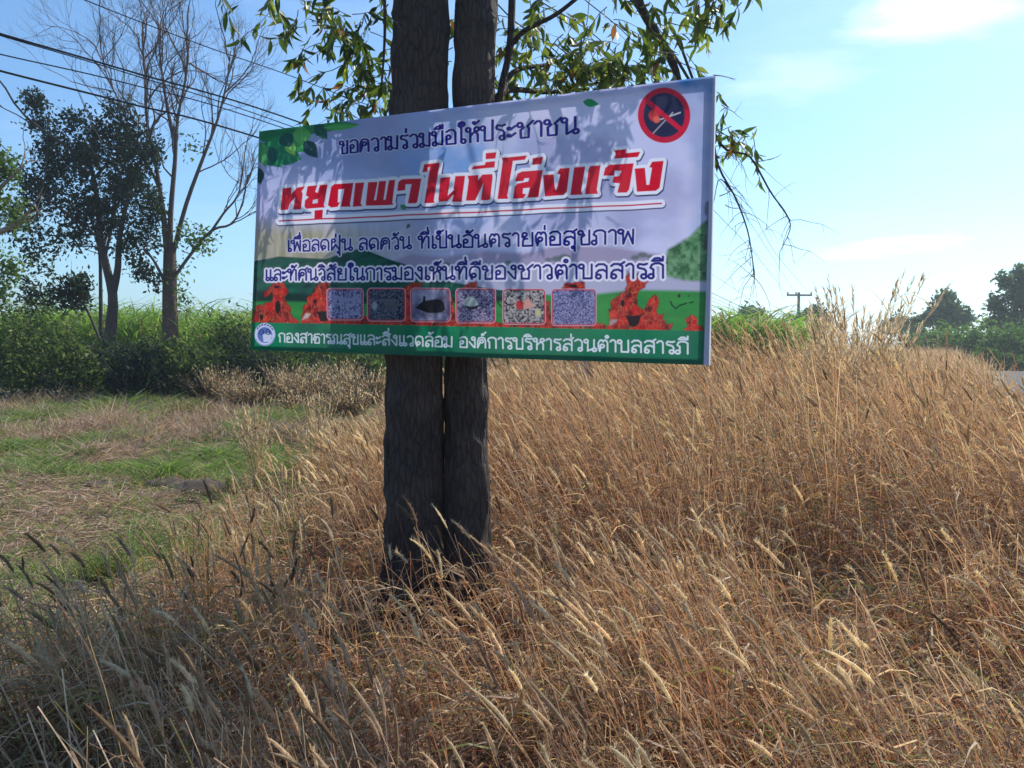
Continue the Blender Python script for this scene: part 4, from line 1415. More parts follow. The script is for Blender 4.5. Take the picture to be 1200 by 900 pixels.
BUSH = [(5, 19.5, 352, 46, MIX, 'green bush at the far left edge beneath the pale-limbed tree'),
        (42, 20.6, 358, 34, MID, 'green bush second from the left edge'),
        (88, 20.0, 384, 34, MIX, 'mid green rounded bush left of the forked trunk'),
        (122, 20.8, 388, 34, DARK, 'dark bush in front of the forked trunk'),
        (160, 19.6, 402, 28, DARK, 'low dark bush between the two tall trees'),
        (196, 20.4, 392, 28, MIX, 'green bush directly below the leafless tree'),
        (232, 19.8, 402, 28, MIX, 'mid green bush just right of the leafless tree'),
        (276, 21.4, 360, 22, MIX, 'taller green bush beside the left end of the sign'),
        (300, 20.2, 405, 30, DARK, 'dark low bush under the left corner of the sign'),
        (345, 20.6, 408, 32, MIX, 'green bush beneath the left half of the sign'),
        (392, 21.0, 408, 32, MID, 'green bush left of the trunks under the sign'),
        (440, 20.6, 410, 32, MIX, 'green bush directly behind the left trunk')]
for (px, Y, top, hw, cols, lab) in BUSH:
    bush(px, Y * .93, top + rng.normal() * 9, hw, cols, 3000, lab, .06)
bush(505, 21.2, 416, 34, DARK, 2200, 'dark bush hidden mostly behind the twin trunks')

# far trees and hedges on the right
far = 'distant trees along the horizon'
bg_tree(1105, 62, 'spreading dark tree rising above the hedge right of the reeds', 'distant_tree', 'tree', far,
        [([(1108, 400, 62), (1108, 385, 62), (1107, 370, 62)], .35, .2, [(.3, 7, 1.0, .07, 1, dict(sp=1.0))])], BLUEG, 4600, .19, .26, extra='clumps_only',
        clumps=[(1109, 350, 62, 6, 14), (1102, 362, 62, 11, 22), (1117, 365, 62, 11, 22), (1090, 373, 62, 9, 16), (1129, 374, 62, 8, 14), (1080, 377, 62, 6, 8), (1106, 377, 62, 15, 22)])
bg_tree(1192, 52, 'tall dark tree at the right edge behind the hedge', 'distant_tree', 'tree', far,
        [([(1190, 410, 52), (1190, 370, 52), (1192, 330, 52)], .3, .1, [(.3, 7, 1.0, .07, 1, dict(sp=1.0))])], BLUEG, 5200, .17, .24, extra='clumps_only',
        clumps=[(1200, 325, 52, 9, 20), (1190, 345, 52, 11, 20), (1178, 330, 52, 5, 8), (1205, 360, 52, 14, 24), (1169, 356, 52, 7, 12), (1178, 374, 52, 12, 20), (1196, 377, 52, 14, 20), (1212, 335, 52, 16, 22), (1165, 378, 52, 6, 8)])
bg_tree(880, 75, 'small distant tree left of the utility pole', 'distant_tree', 'tree', far,
        [([(880, 400, 75), (880, 385, 75), (880, 375, 75)], .3, .15, [(.3, 7, 1.0, .07, 1, dict(sp=1.0))])], BLUEG, 2000, .25, .30, extra='clumps_only',
        clumps=[(880, 369, 75, 9, 20), (872, 374, 75, 7, 12), (889, 375, 75, 8, 12), (880, 382, 75, 16, 20)])
bg_tree(954, 70, 'small distant tree just right of the utility pole', 'distant_tree', 'tree', far,
        [([(952, 400, 70), (952, 385, 70), (952, 375, 70)], .3, .15, [(.3, 7, 1.0, .07, 1, dict(sp=1.0))])], MID, 2200, .22, .30, extra='clumps_only',
        clumps=[(955, 370, 70, 9, 20), (962, 376, 70, 9, 12), (948, 376, 70, 8, 12), (955, 385, 70, 16, 20)])
bg_tree(928, 90, 'faint low tree behind the utility pole', 'distant_tree', 'tree', far,
        [([(928, 400, 90), (928, 388, 90), (928, 380, 90)], .3, .15, [(.3, 7, 1.0, .07, 1, dict(sp=1.0))])], BLUEG, 1200, .28, .30, extra='clumps_only',
        clumps=[(926, 378, 90, 7, 14), (934, 382, 90, 8, 12)])
bg_tree(1055, 80, 'low distant tree between the reeds and the spreading tree', 'distant_tree', 'tree', far,
        [([(1055, 400, 80), (1055, 390, 80), (1055, 382, 80)], .3, .15, [(.3, 7, 1.0, .07, 1, dict(sp=1.0))])], BLUEG, 1800, .25, .30, extra='clumps_only',
        clumps=[(1045, 383, 80, 9, 14), (1060, 380, 80, 9, 14), (1072, 385, 80, 9, 14)])
hed = 'green hedge trees on the far side of the road'
HB = [(1098, 50, 382, 18, LIGHT, 'pale green hedge tree below the spreading dark tree'), (1122, 48, 379, 20, LIGHT, 'brighter hedge tree right of the spreading tree'),
      (1146, 46, 383, 18, LIGHT, 'bright hedge tree, third along the road'), (1168, 44, 380, 20, LIGHT, 'green hedge tree left of the tall dark tree'),
      (1192, 43, 378, 20, LIGHT, 'green hedge tree in front of the tall dark tree'), (1216, 42, 378, 20, LIGHT, 'hedge tree cut off by the right edge'), (1075, 54, 386, 18, MIX, 'lowest hedge tree next to the reeds'),
      (1157, 40, 412, 20, MID, 'dark low hedge bush in front of the bright ones'), (1186, 39, 414, 20, MID, 'dark low bush above the road bend')]
for (px, Y, top, hw, cols, lab) in HB:
    bush(px, Y, top, hw, cols * np.array([1.15, 1.3, 1.0]), 2600, lab, .12, 'hedge_tree', hed)
bush(268, 34, 352, 26, BLUEG, 1400, 'small bluish bush on the skyline left of the sign', .09, 'bush', None)
bush(150, 33, 368, 14, BLUEG, 700, 'tiny dark shrub on the skyline right of the forked trunk', .09, 'bush', None)

# ------------------------------------------------------------------ utility pole and wires
pole_Y = 80
pb = at(935, 400, pole_Y)
pole = empty('utility_pole', (pb[0], pb[1], 0), 'distant wooden utility pole with a crossarm and insulators', 'utility pole')
M_pole = plain('pole_concrete', (0.16, 0.15, 0.14), 0.9)
ptop = at(935, 346, pole_Y)
V_, F_ = tube([(pb[0], pb[1], -.3), (pb[0], pb[1], 3), (pb[0], pb[1], ptop[2] + .3)], [.20, .17, .14], 8)
mesh('pole_shaft', V_, [F_], M_pole, pole)
V_, F_ = box_vf((pb[0], pb[1] - .18, ptop[2]), (1.32, .1, 0), (0, .07, 0), (0, 0, .09))
mesh('crossarm', V_, [F_], M_pole, pole)
M_ins = plain('insulator_ceramic', (0.20, 0.16, 0.14), 0.4)
for dx in (-1.2, -.35, 1.2):
    V_, F_ = tube([(pb[0] + dx, pb[1] - .18, ptop[2] + .09), (pb[0] + dx, pb[1] - .18, ptop[2] + .2), (pb[0] + dx, pb[1] - .18, ptop[2] + .3), (pb[0] + dx, pb[1] - .18, ptop[2] + .36)], [.06, .10, .06, .02], 8)
    mesh('insulator', V_, [F_], M_ins, pole)
M_wire = plain('wire_jacket', (0.02, 0.02, 0.024), 1.0)
for n_ in M_wire.node_tree.nodes:
    if n_.type == 'BSDF_PRINCIPLED':
        n_.inputs['Specular IOR Level'].default_value = 0.0
A0, A1 = np.array([-8.3, 12.6]), np.array([29.6, 80.0])


def wire(pp, r, label, plan=(A0, A1), name='power_line', ext=True):
    P_ = []
    a, b_ = plan
    for (px, py) in pp:
        k = (px - 600) / F
        dx, dy = b_ - a
        t = (k * a[1] - a[0]) / (dx - k * dy)
        Yy = a[1] + dy * t
        P_.append(at(px, py, Yy))
    P_ = np.array(P_)
    P_ = np.vstack([P_[0] + (P_[0] - P_[1]) * .6, P_])
    V_, F_ = tube(spline(P_, 60), r, 6)
    o = mesh(name, V_, [F_], M_wire)
    return tag(o, label, 'wire', 'overhead wires')


wire([(-60, 20), (0, 39.5), (150, 83), (350, 143), (600, 238), (840, 346), (935, 392)], .017, 'thick upper cable of the close pair crossing the left sky')
wire([(-60, 23), (0, 41.5), (150, 86), (330, 144), (600, 243), (840, 351), (935, 393)], .010, 'thinner cable hanging just under the thick upper one')
wire([(-60, 47), (0, 63.5), (150, 98), (320, 146), (600, 247), (840, 355), (935, 394)], .011, 'thin cable between the thick ones in the left sky')
wire([(-60, 65), (0, 83), (150, 121), (305, 162), (600, 258), (840, 360), (935, 395)], .018, 'lowest thick cable meeting the left edge of the sign')
wire([(30, -36), (100, 0), (240, 54), (385, 106), (600, 195), (840, 325), (930, 388)], .011, 'topmost thin cable ending in the leaves above the sign', plan=(A0 + np.array([.3, 4]), A1))
B0 = np.array([.5, 15.0])
crs = [at(935 + q * F / pole_Y, 346, pole_Y) for q in (-1.2, -.35, 1.2)]
for q, (pts, lab) in enumerate((([(560, -22), (602, 24), (653, 62), (740, 150), (840, 250), (885, 298), (921, 343)], 'left wire of the three dropping to the pole crossarm'),
                                ([(590, -32), (631, 0), (708, 51), (780, 130), (840, 207), (880, 262), (931, 342)], 'middle wire of the three dropping to the pole crossarm'),
                                ([(640, -42), (680, -5), (760, 70), (840, 190), (882, 248), (910, 298), (948, 343)], 'right wire of the three dropping to the pole crossarm'))):
    wire(pts, .012, lab, plan=(B0, np.array([pb[0] + (-1.2, -.35, 1.2)[q], 80.0])))

# short grey post standing in the grass under the sign
X0 = (684 - 600) / F * 9.5
post = mesh('marker_post', *(lambda vf: (vf[0], [vf[1]]))(box_vf((X0, 9.5, .66), (.055, .01, 0), (-.01, .055, 0), (.004, 0, .70))), M_post)
tag(post, 'short grey square post in the dry grass under the sign', 'post')

# ------------------------------------------------------------------ sugar cane


def cane(name, label, x0, x1, y0, y1, slope, n, h, cols, seed):
    """field between plan rows; slope shears it along the road"""
    rs = np.random.default_rng(seed)
    t = rs.random(n)
    yy = y0 + (y1 - y0) * rs.random(n) ** 1.3
    xx = x0 + (x1 - x0) * t + slope * (yy - y0)
    k = 9
    base = np.repeat(np.stack([xx, yy, ground_height(xx, yy)], 1), k, 0)
    hh = h * (.8 + .3 * rs.random(n)) * (0.9 + .2 * fbm(xx, yy, 3, seed))
    hh = np.repeat(hh, k)
    base[:, 2] += hh * (.15 + .55 * rs.random(n * k))
    base[:, :2] += rs.normal(size=(n * k, 2)) * .1
    a = rs.random(n * k) * 6.283
    upd = np.stack([np.cos(a) * .35, np.sin(a) * .35, np.ones(n * k)], 1)
    upd /= np.linalg.norm(upd, axis=1)[:, None]
    bend = np.stack([np.cos(a) * .35, np.sin(a) * .35, -.35 - .3 * rs.random(n * k)], 1)
    V_, F_, _, _ = ribbons(base, upd, bend, hh * (.35 + .25 * rs.random(n * k)), np.full(n * k, .05), 4, side=rs.normal(size=(n * k, 3)))
    c = cols[rs.integers(0, len(cols), n * k)] * (.7 + .6 * rs.random(n * k))[:, None]
    dry = rs.random(n * k) < .12
    c[dry] = np.array([.30, .24, .12]) * (.7 + .5 * rs.random(dry.sum()))[:, None]
    tag(mesh(name, V_, [F_], M_green, None, percol(c, 10)), label, 'crop', kind='stuff')


CANE = np.array([(.16, .26, .05), (.20, .31, .06), (.12, .21, .05), (.25, .33, .09)])
cane('sugar_cane', 'light green sugar cane field behind the left bushes and sign', -24, 6, 26, 36, 0, 4200, 2.85, CANE, 5)
cane('sugar_cane', 'green sugar cane field right of the sign behind the dry grass', 3.0, 7.6, 20, 46, .36, 3400, 2.30, CANE, 6)

# ------------------------------------------------------------------ grasses
# verge heights: (x, y) -> stem height


def sstep(a, b_, x):
    t = np.clip((x - a) / (b_ - a), 0, 1)
    return t * t * (3 - 2 * t)


def tall_zone(x, y):
    """0 in the mown field on the left, 1 in the tall verge grass"""
    edge = -1.75 - .35 * sstep(5, 9, y) + .5 * (fbm(x * 0 + 3, y, 2.2, 91, 2) - .5) - .12 * np.clip(y - 9, 0, 20) * 0
    right = sstep(edge - .35, edge + .55, x)
    nearrow = 1 - sstep(2.7, 3.5, y - 1.0 * sstep(-2.0, -.9, x) + .5 * (fbm(x, y, 1.2, 77, 2) - .5))
    far_edge = 1 - sstep(13.5, 17, y + 0 * x)
    return np.maximum(right * (1 - 0 * far_edge), nearrow)


def stem_h(x, y):
    back = sstep(3.9, 5.0, y + .8 * (fbm(x, y, .7, 501, 2) - .5)) * sstep(-1.3, .1, x)
    h = .58 + .74 * back
    h += .26 * np.exp(-(((x - .42 * y) / .9) ** 2)) * sstep(5.5, 8.0, y)
    h -= .06 * sstep(.4, 1.6, x) * (1 - sstep(3.8, 5.0, y))
    h -= .18 * sstep(.46, .6, x / np.maximum(y, .5)) * sstep(7, 10, y)
    h -= .30 * sstep(.52, .66, x / np.maximum(y, .5)) * sstep(3.5, 6, y)
    h += .10 * (1 - sstep(-2.2, -.9, x)) * (1 - sstep(2.6, 3.4, y))
    return h * (.45 + .75 * fbm(x, y, 1.1, 15, 3) + .38 * fbm(x, y, .38, 25, 2))


def sample(n, y0, y1, pw, x_l=.80, x_r=.76, mar=.7):
    u = rng.random(n)
    y = (y0 ** pw + (y1 ** pw - y0 ** pw) * u) ** (1 / pw)
    x = (-x_l * y - mar) + rng.random(n) * ((x_l + x_r) * y + 2 * mar)
    return x, y


def not_trunk(x, y):
    return (np.hypot(x + .53, y - YT) > .2) & (np.hypot(x + .25, y - YT) > .17)


STRAW = np.array([(.46, .345, .245), (.40, .275, .19), (.54, .43, .325), (.34, .20, .135), (.44, .32, .21)])
RUST = np.array([(.30, .14, .085), (.23, .10, .062), (.34, .185, .12), (.17, .08, .055)]) * np.array([1.02, .92, .88])
STRAW = STRAW * np.array([1.16, 1.16, 1.10])
HEADC = np.array([(.56, .45, .35), (.48, .37, .28), (.62, .53, .43), (.40, .29, .22)]) * np.array([1.08, 1.10, 1.02])
OLIVE = np.array([(.20, .20, .07), (.26, .24, .09), (.14, .17, .05)])


def green_amount(x, y):
    return np.clip(.10 + .22 * sstep(-.8, -2.4, x) + .25 * (fbm(x, y, 1.0, 33, 2) - .5), .03, .6)


def verge_mask(x, y, thin=True):
    z = tall_zone(x, y)
    rs = road_side(x, y)
    z = z * (1 - sstep(-.9, -.1, rs))
    z = z * np.where(np.hypot(x, y) < 1.25, 0, 1)
    return z


def build_stems(n, y0, y1, pw, k, head_n, bristle, lab, name):
    x, y = sample(n, y0, y1, pw)
    clump = fbm(x, y, .55, 61, 2)
    gap = np.where((np.hypot((x - 1.95) / .55, (y - 4.3) / .5) < 1), .12, 1.0)      # worn gap low on the right
    low_right = 1 - .35 * sstep(.6, 1.6, x) * (1 - sstep(3.8, 5.0, y))
    front = np.where((np.abs(x + .4) < .42) & (y < YT) & (y > 2.4), .45, 1.0)
    keep = (rng.random(n) < verge_mask(x, y) * np.clip(.12 + 2.8 * (clump - .33), .04, 1) * gap * low_right * front) & not_trunk(x, y)
    x, y = x[keep], y[keep]
    n = len(x)
    h = stem_h(x, y) * (.60 + .50 * rng.random(n))
    tallone = rng.random(n) < .07
    h[tallone] *= 1.1 + .25 * rng.random(tallone.sum())
    h = h * np.where((np.abs(x + .4) < .5) & (y > 3.2) & (y < YT + .2), 1.25, 1)
    base = np.stack([x, y, ground_height(x, y) - .01], 1)
    lf = fbm(x, y, 1.3, 141, 2) - .5
    lf2 = fbm(x, y, 1.1, 151, 2) - .5
    lean = np.stack([-.08 + .55 * lf + .15 * rng.normal(size=n), .02 + .6 * lf2 + .16 * rng.normal(size=n), np.ones(n)], 1)
    brk = rng.random(n) < .10
    lean[brk, :2] += rng.normal(size=(brk.sum(), 2)) * .75
    lean /= np.linalg.norm(lean, axis=1)[:, None]
    bd = (.02 + .30 * rng.random(n) ** 1.6) + .35 * lf2
    bend = np.stack([-bd, .10 * rng.normal(size=n), -.10 * rng.random(n)], 1)
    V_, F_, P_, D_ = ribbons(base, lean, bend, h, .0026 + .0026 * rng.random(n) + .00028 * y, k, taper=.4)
    g = rng.random(n) < green_amount(x, y) * .5
    tipc = STRAW[rng.integers(0, 5, n)] * (.75 + .5 * rng.random(n))[:, None]
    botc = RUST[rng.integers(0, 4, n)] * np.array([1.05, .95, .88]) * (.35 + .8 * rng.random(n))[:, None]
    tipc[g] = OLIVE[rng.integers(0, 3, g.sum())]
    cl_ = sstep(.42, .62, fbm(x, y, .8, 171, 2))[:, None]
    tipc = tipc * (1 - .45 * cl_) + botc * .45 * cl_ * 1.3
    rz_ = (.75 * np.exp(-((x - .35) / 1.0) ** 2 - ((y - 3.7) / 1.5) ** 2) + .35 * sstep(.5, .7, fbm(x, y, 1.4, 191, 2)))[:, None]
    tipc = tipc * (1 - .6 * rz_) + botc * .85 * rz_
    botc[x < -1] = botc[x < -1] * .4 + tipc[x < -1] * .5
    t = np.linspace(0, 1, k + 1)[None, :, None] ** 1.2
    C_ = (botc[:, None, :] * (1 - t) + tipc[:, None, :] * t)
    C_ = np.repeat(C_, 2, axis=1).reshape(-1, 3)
    a = Acc()
    a.add(V_, F_, C_)
    # leaves along the stems
    nl = 3
    idx = np.repeat(np.arange(n), nl)
    tt = (.1 + .65 * rng.random(len(idx)))
    sg = np.clip((tt * k).astype(int), 0, k - 1)
    fr = (tt * k - sg)[:, None]
    lb = P_[idx, sg] * (1 - fr) + P_[idx, sg + 1] * fr
    az = rng.random(len(idx)) * 6.283
    lu = np.stack([np.cos(az) * .7 - .25, np.sin(az) * .7, .55 + .4 * rng.random(len(idx))], 1)
    lu /= np.linalg.norm(lu, axis=1)[:, None]
    lbend = np.stack([np.cos(az) * .25 - .1, np.sin(az) * .25, -.55 - .6 * rng.random(len(idx))], 1)
    LL = (.10 + .22 * rng.random(len(idx)))
    V2, F2, _, _ = ribbons(lb, lu, lbend, LL, .0035 + .006 * rng.random(len(idx)) ** 2 + .0003 * y[idx], 3)
    lc = STRAW[rng.integers(0, 5, len(idx))] * (.6 + .6 * rng.random(len(idx)))[:, None]
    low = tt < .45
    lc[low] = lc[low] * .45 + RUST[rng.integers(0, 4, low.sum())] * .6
    gg = rng.random(len(idx)) < green_amount(x[idx], y[idx])
    lc[gg] = OLIVE[rng.integers(0, 3, gg.sum())] * (.8 + .6 * rng.random(gg.sum()))[:, None]
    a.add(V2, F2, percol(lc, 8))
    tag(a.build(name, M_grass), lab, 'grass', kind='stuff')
    # seed heads
    hi_ = np.where(rng.random(n) < head_n)[0]
    m_ = len(hi_)
    p0 = P_[hi_, -1]
    d0 = D_[hi_, -1]
    Lh = (.07 + .12 * rng.random(m_) ** 1.3)
    hb = np.stack([-.18 * rng.random(m_), .1 * rng.normal(size=m_), -.25 * rng.random(m_)], 1)
    rad = (.0040 + .0026 * rng.random(m_)) * (1 + .05 * y[hi_])
    rings = np.array([0, .12, .45, .8, 1.0])
    prof = np.array([.35, .9, 1.0, .75, .12])
    ns_ = 5
    C0 = p0[:, None, :] + Lh[:, None, None] * (d0[:, None, :] * rings[None, :, None] + hb[:, None, :] * (rings ** 2)[None, :, None])
    U = np.cross(d0, np.array([.3, .9, .1]))
    U /= np.linalg.norm(U, axis=1)[:, None] + 1e-9
    W_ = np.cross(d0, U)
    an = np.arange(ns_) / ns_ * 6.283
    V3 = C0[:, :, None, :] + (rad[:, None, None, None] * prof[None, :, None, None]) * (np.cos(an)[None, None, :, None] * U[:, None, None, :] + np.sin(an)[None, None, :, None] * W_[:, None, None, :])
    V3 = V3.reshape(-1, 3)
    i = np.arange(len(rings) - 1)[:, None] * ns_
    j = np.arange(ns_)[None, :]
    f1 = np.stack([i + j, i + (j + 1) % ns_, i + ns_ + (j + 1) % ns_, i + ns_ + j], -1).reshape(-1, 4)
    F3 = (f1[None] + (np.arange(m_) * len(rings) * ns_)[:, None, None]).reshape(-1, 4)
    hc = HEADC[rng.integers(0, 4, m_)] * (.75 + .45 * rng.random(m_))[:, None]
    dk = rng.random(m_) < .03 + .5 * (1 - sstep(-1.0, .3, p0[:, 0])) * (1 - sstep(4, 6, p0[:, 1]))  # near left, many heads get the shade there put into their colour
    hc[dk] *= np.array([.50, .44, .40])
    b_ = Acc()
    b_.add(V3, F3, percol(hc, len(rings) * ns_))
    if bristle:
        nb = bristle
        ix = np.repeat(np.arange(m_), nb)
        t = rng.random(len(ix)) * .95
        cc = p0[ix] + Lh[ix][:, None] * (d0[ix] * t[:, None] + hb[ix] * (t ** 2)[:, None])
        th_ = rng.random(len(ix)) * 6.283
        o_ = np.cos(th_)[:, None] * U[ix] + np.sin(th_)[:, None] * W_[ix]
        dirv = o_ * .75 + d0[ix] * .75 + rng.normal(size=(len(ix), 3)) * .15
        ln = rad[ix] * (2.0 + 2.2 * rng.random(len(ix)))
        s_ = np.cross(dirv, rng.normal(size=(len(ix), 3)))
        s_ /= np.linalg.norm(s_, axis=1)[:, None]
        wv = (.0007 + .00012 * y[hi_][ix])[:, None]
        V4 = np.stack([cc + s_ * wv, cc - s_ * wv, cc + dirv * ln[:, None]], 1).reshape(-1, 3)
        b_.add(V4, np.arange(len(ix) * 3).reshape(-1, 3), percol(hc[ix] * 1.05, 3))
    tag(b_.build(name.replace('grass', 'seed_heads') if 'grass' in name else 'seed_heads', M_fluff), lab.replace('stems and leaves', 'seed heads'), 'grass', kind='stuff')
    return n, m_


print('near', build_stems(13500, 1.3, 4.6, 1.6, 7, .20, 60, 'dry foxtail grass stems and leaves in the foreground and at the foot of the trunks', 'foxtail_grass'))
print('mid', build_stems(30000, 4.4, 9.5, 1.7, 6, .30, 16, 'tall dry grass stems and leaves filling the verge behind the sign', 'tall_grass'))
print('far', build_stems(20000, 9.0, 21, 1.6, 4, .4, 0, 'far dry grass stems and leaves towards the cane and the road', 'far_grass'))


def litter(n, y0, y1, pw, lab, name, hmax):
    """tangled dead leaves low in the grass"""
    x, y = sample(n, y0, y1, pw)
    keep = (rng.random(n) < verge_mask(x, y)) & not_trunk(x, y)
    x, y = x[keep], y[keep]
    n = len(x)
    hh = stem_h(x, y)
    z = ground_height(x, y) + rng.random(n) ** 1.8 * hmax * hh
    az = rng.random(n) * 6.283
    el = rng.normal(size=n) * .55 + .25
    up = np.stack([np.cos(az) * np.cos(el), np.sin(az) * np.cos(el), np.sin(el)], 1)
    bend = np.stack([rng.normal(size=n) * .35, rng.normal(size=n) * .35, -.35 - .4 * rng.random(n)], 1)
    V_, F_, _, _ = ribbons(np.stack([x, y, z], 1), up, bend, .06 + .2 * rng.random(n), .003 + .006 * rng.random(n) ** 2 + .0003 * y, 3)
    V_[:, 2] = np.maximum(V_[:, 2], ground_height(V_[:, 0], V_[:, 1]) + .003)
    c = STRAW[rng.integers(0, 5, n)] * (.45 + .7 * rng.random(n))[:, None]
    r = rng.random(n) < .5
    c[r] = RUST[rng.integers(0, 4, r.sum())] * (.4 + .8 * rng.random(r.sum()))[:, None]
    g = rng.random(n) < green_amount(x, y)
    c[g] = OLIVE[rng.integers(0, 3, g.sum())]
    tag(mesh(name, V_, [F_], M_grass, None, percol(c, 8)), lab, 'grass', kind='stuff')


litter(38000, 1.2, 5.5, 1.5, 'tangled dead grass leaves low down in the foreground', 'dead_grass', .42)
litter(26000, 5.0, 14, 1.4, 'tangled dead grass leaves in the verge further back', 'dead_grass', .4)

def verge_strip(s0, s1, t0, t1, n, h0, cols, lab, seed):
    rs = np.random.default_rng(seed)
    sv = s0 + (s1 - s0) * rs.random(n)
    tv = t0 + (t1 - t0) * rs.random(n) ** 1.3
    P0 = R0[None] + RN[None] * sv[:, None] + RD[None] * tv[:, None]
    P0[:, 2] = ground_height(P0[:, 0], P0[:, 1])
    u = np.stack([rs.normal(size=n) * .2 - .1, rs.normal(size=n) * .2, np.ones(n)], 1)
    u /= np.linalg.norm(u, axis=1)[:, None]
    bd = np.stack([rs.normal(size=n) * .2 - .1, rs.normal(size=n) * .2, -.2 * rs.random(n)], 1)
    hh = h0 * (.45 + .6 * rs.random(n)) * (.6 + .8 * fbm(P0[:, 0], P0[:, 1], 1.5, seed, 2))
    V_, F_, _, _ = ribbons(P0, u, bd, hh, .010 + .0007 * tv, 3)
    c = cols[rs.integers(0, len(cols), n)] * (.6 + .6 * rs.random(n))[:, None]
    tag(mesh('verge_grass', V_, [F_], M_grass, None, percol(c, 8)), lab, 'grass', kind='stuff')


verge_strip(-4.5, -.35, 18, 75, 16000, 1.15, STRAW, 'dry grass lining the near edge of the road into the distance', 71)
verge_strip(6.9, 12, 14, 75, 14000, .7, np.array([(.20, .20, .08), (.34, .26, .16), (.14, .17, .06)]), 'low mixed grass on the far side of the road', 72)

# mown field on the left: short green tufts, dry straw
def field():
    n = 240000
    x, y = sample(n, 3.4, 18.6, 1.25, .80, .0, 1.0)
    g = GREENF(x, y)
    z = tall_zone(x, y)
    keep = (z < .6) & (x < -.5)
    x, y, g = x[keep], y[keep], g[keep]
    isg = rng.random(len(x)) < .18 + .66 * sstep(.46, .66, g + .12 * (fbm(x, y, .35, 301, 2) - .5))
    gx_, gy_ = x[isg], y[isg]
    n1 = len(gx_)
    hgt = (.05 + .10 * rng.random(n1)) * (1 + .035 * gy_ + .7 * sstep(11, 17, gy_)) * (.35 + 3.2 * fbm(gx_, gy_, .55, 8, 2) ** 2.2)
    az = rng.random(n1) * 6.283
    up = np.stack([np.cos(az) * .45, np.sin(az) * .45, np.ones(n1)], 1)
    up /= np.linalg.norm(up, axis=1)[:, None]
    bd = np.stack([np.cos(az) * .4, np.sin(az) * .4, -.35 * np.ones(n1)], 1)
    V_, F_, _, _ = ribbons(np.stack([gx_, gy_, ground_height(gx_, gy_)], 1), up, bd, hgt, .004 + .0007 * gy_, 2)
    pal = np.array([(.13, .20, .055), (.17, .25, .07), (.10, .15, .045), (.22, .24, .10), (.14, .20, .06), (.30, .23, .16)])
    c = pal[rng.integers(0, 6, n1)] * (.7 + .6 * rng.random(n1))[:, None]
    a = Acc()
    a.add(V_, F_, percol(c, 6))
    tag(a.build('short_grass', M_green), 'short green grass tufts growing in the open field on the left', 'grass', kind='stuff')
    # straw
    sx_, sy_ = x[~isg], y[~isg]
    k = rng.random(len(sx_)) < .75
    sx_, sy_ = sx_[k], sy_[k]
    n2 = len(sx_)
    az = rng.random(n2) * 6.283
    el = np.abs(rng.normal(size=n2)) * (.30 + .5 * sstep(9, 13, sy_)) + .05
    up = np.stack([np.cos(az) * np.cos(el), np.sin(az) * np.cos(el), np.sin(el)], 1)
    bd = np.stack([rng.normal(size=n2) * .3, rng.normal(size=n2) * .3, -.25 * rng.random(n2)], 1)
    tall = (1 + .9 * sstep(8.5, 13, sy_)) * (.4 + 2.4 * fbm(sx_, sy_, .7, 305, 2) ** 2)
    V_, F_, _, _ = ribbons(np.stack([sx_, sy_, ground_height(sx_, sy_) + .035 * rng.random(n2)], 1), up, bd, (.06 + .12 * rng.random(n2)) * tall, .004 + .0008 * sy_, 2)
    V_[:, 2] = np.maximum(V_[:, 2], ground_height(V_[:, 0], V_[:, 1]) + .002)
    pal = 1.0 * np.array([(.42, .31, .25), (.32, .21, .17), (.52, .42, .34), (.24, .16, .13), (.33, .27, .17)])
    c = pal[rng.integers(0, 5, n2)] * (.6 + .7 * rng.random(n2))[:, None]
    tag(mesh('straw', V_, [F_], M_grass, None, percol(c, 6)), 'dry cut straw lying over the open field on the left', 'straw', kind='stuff')


field()


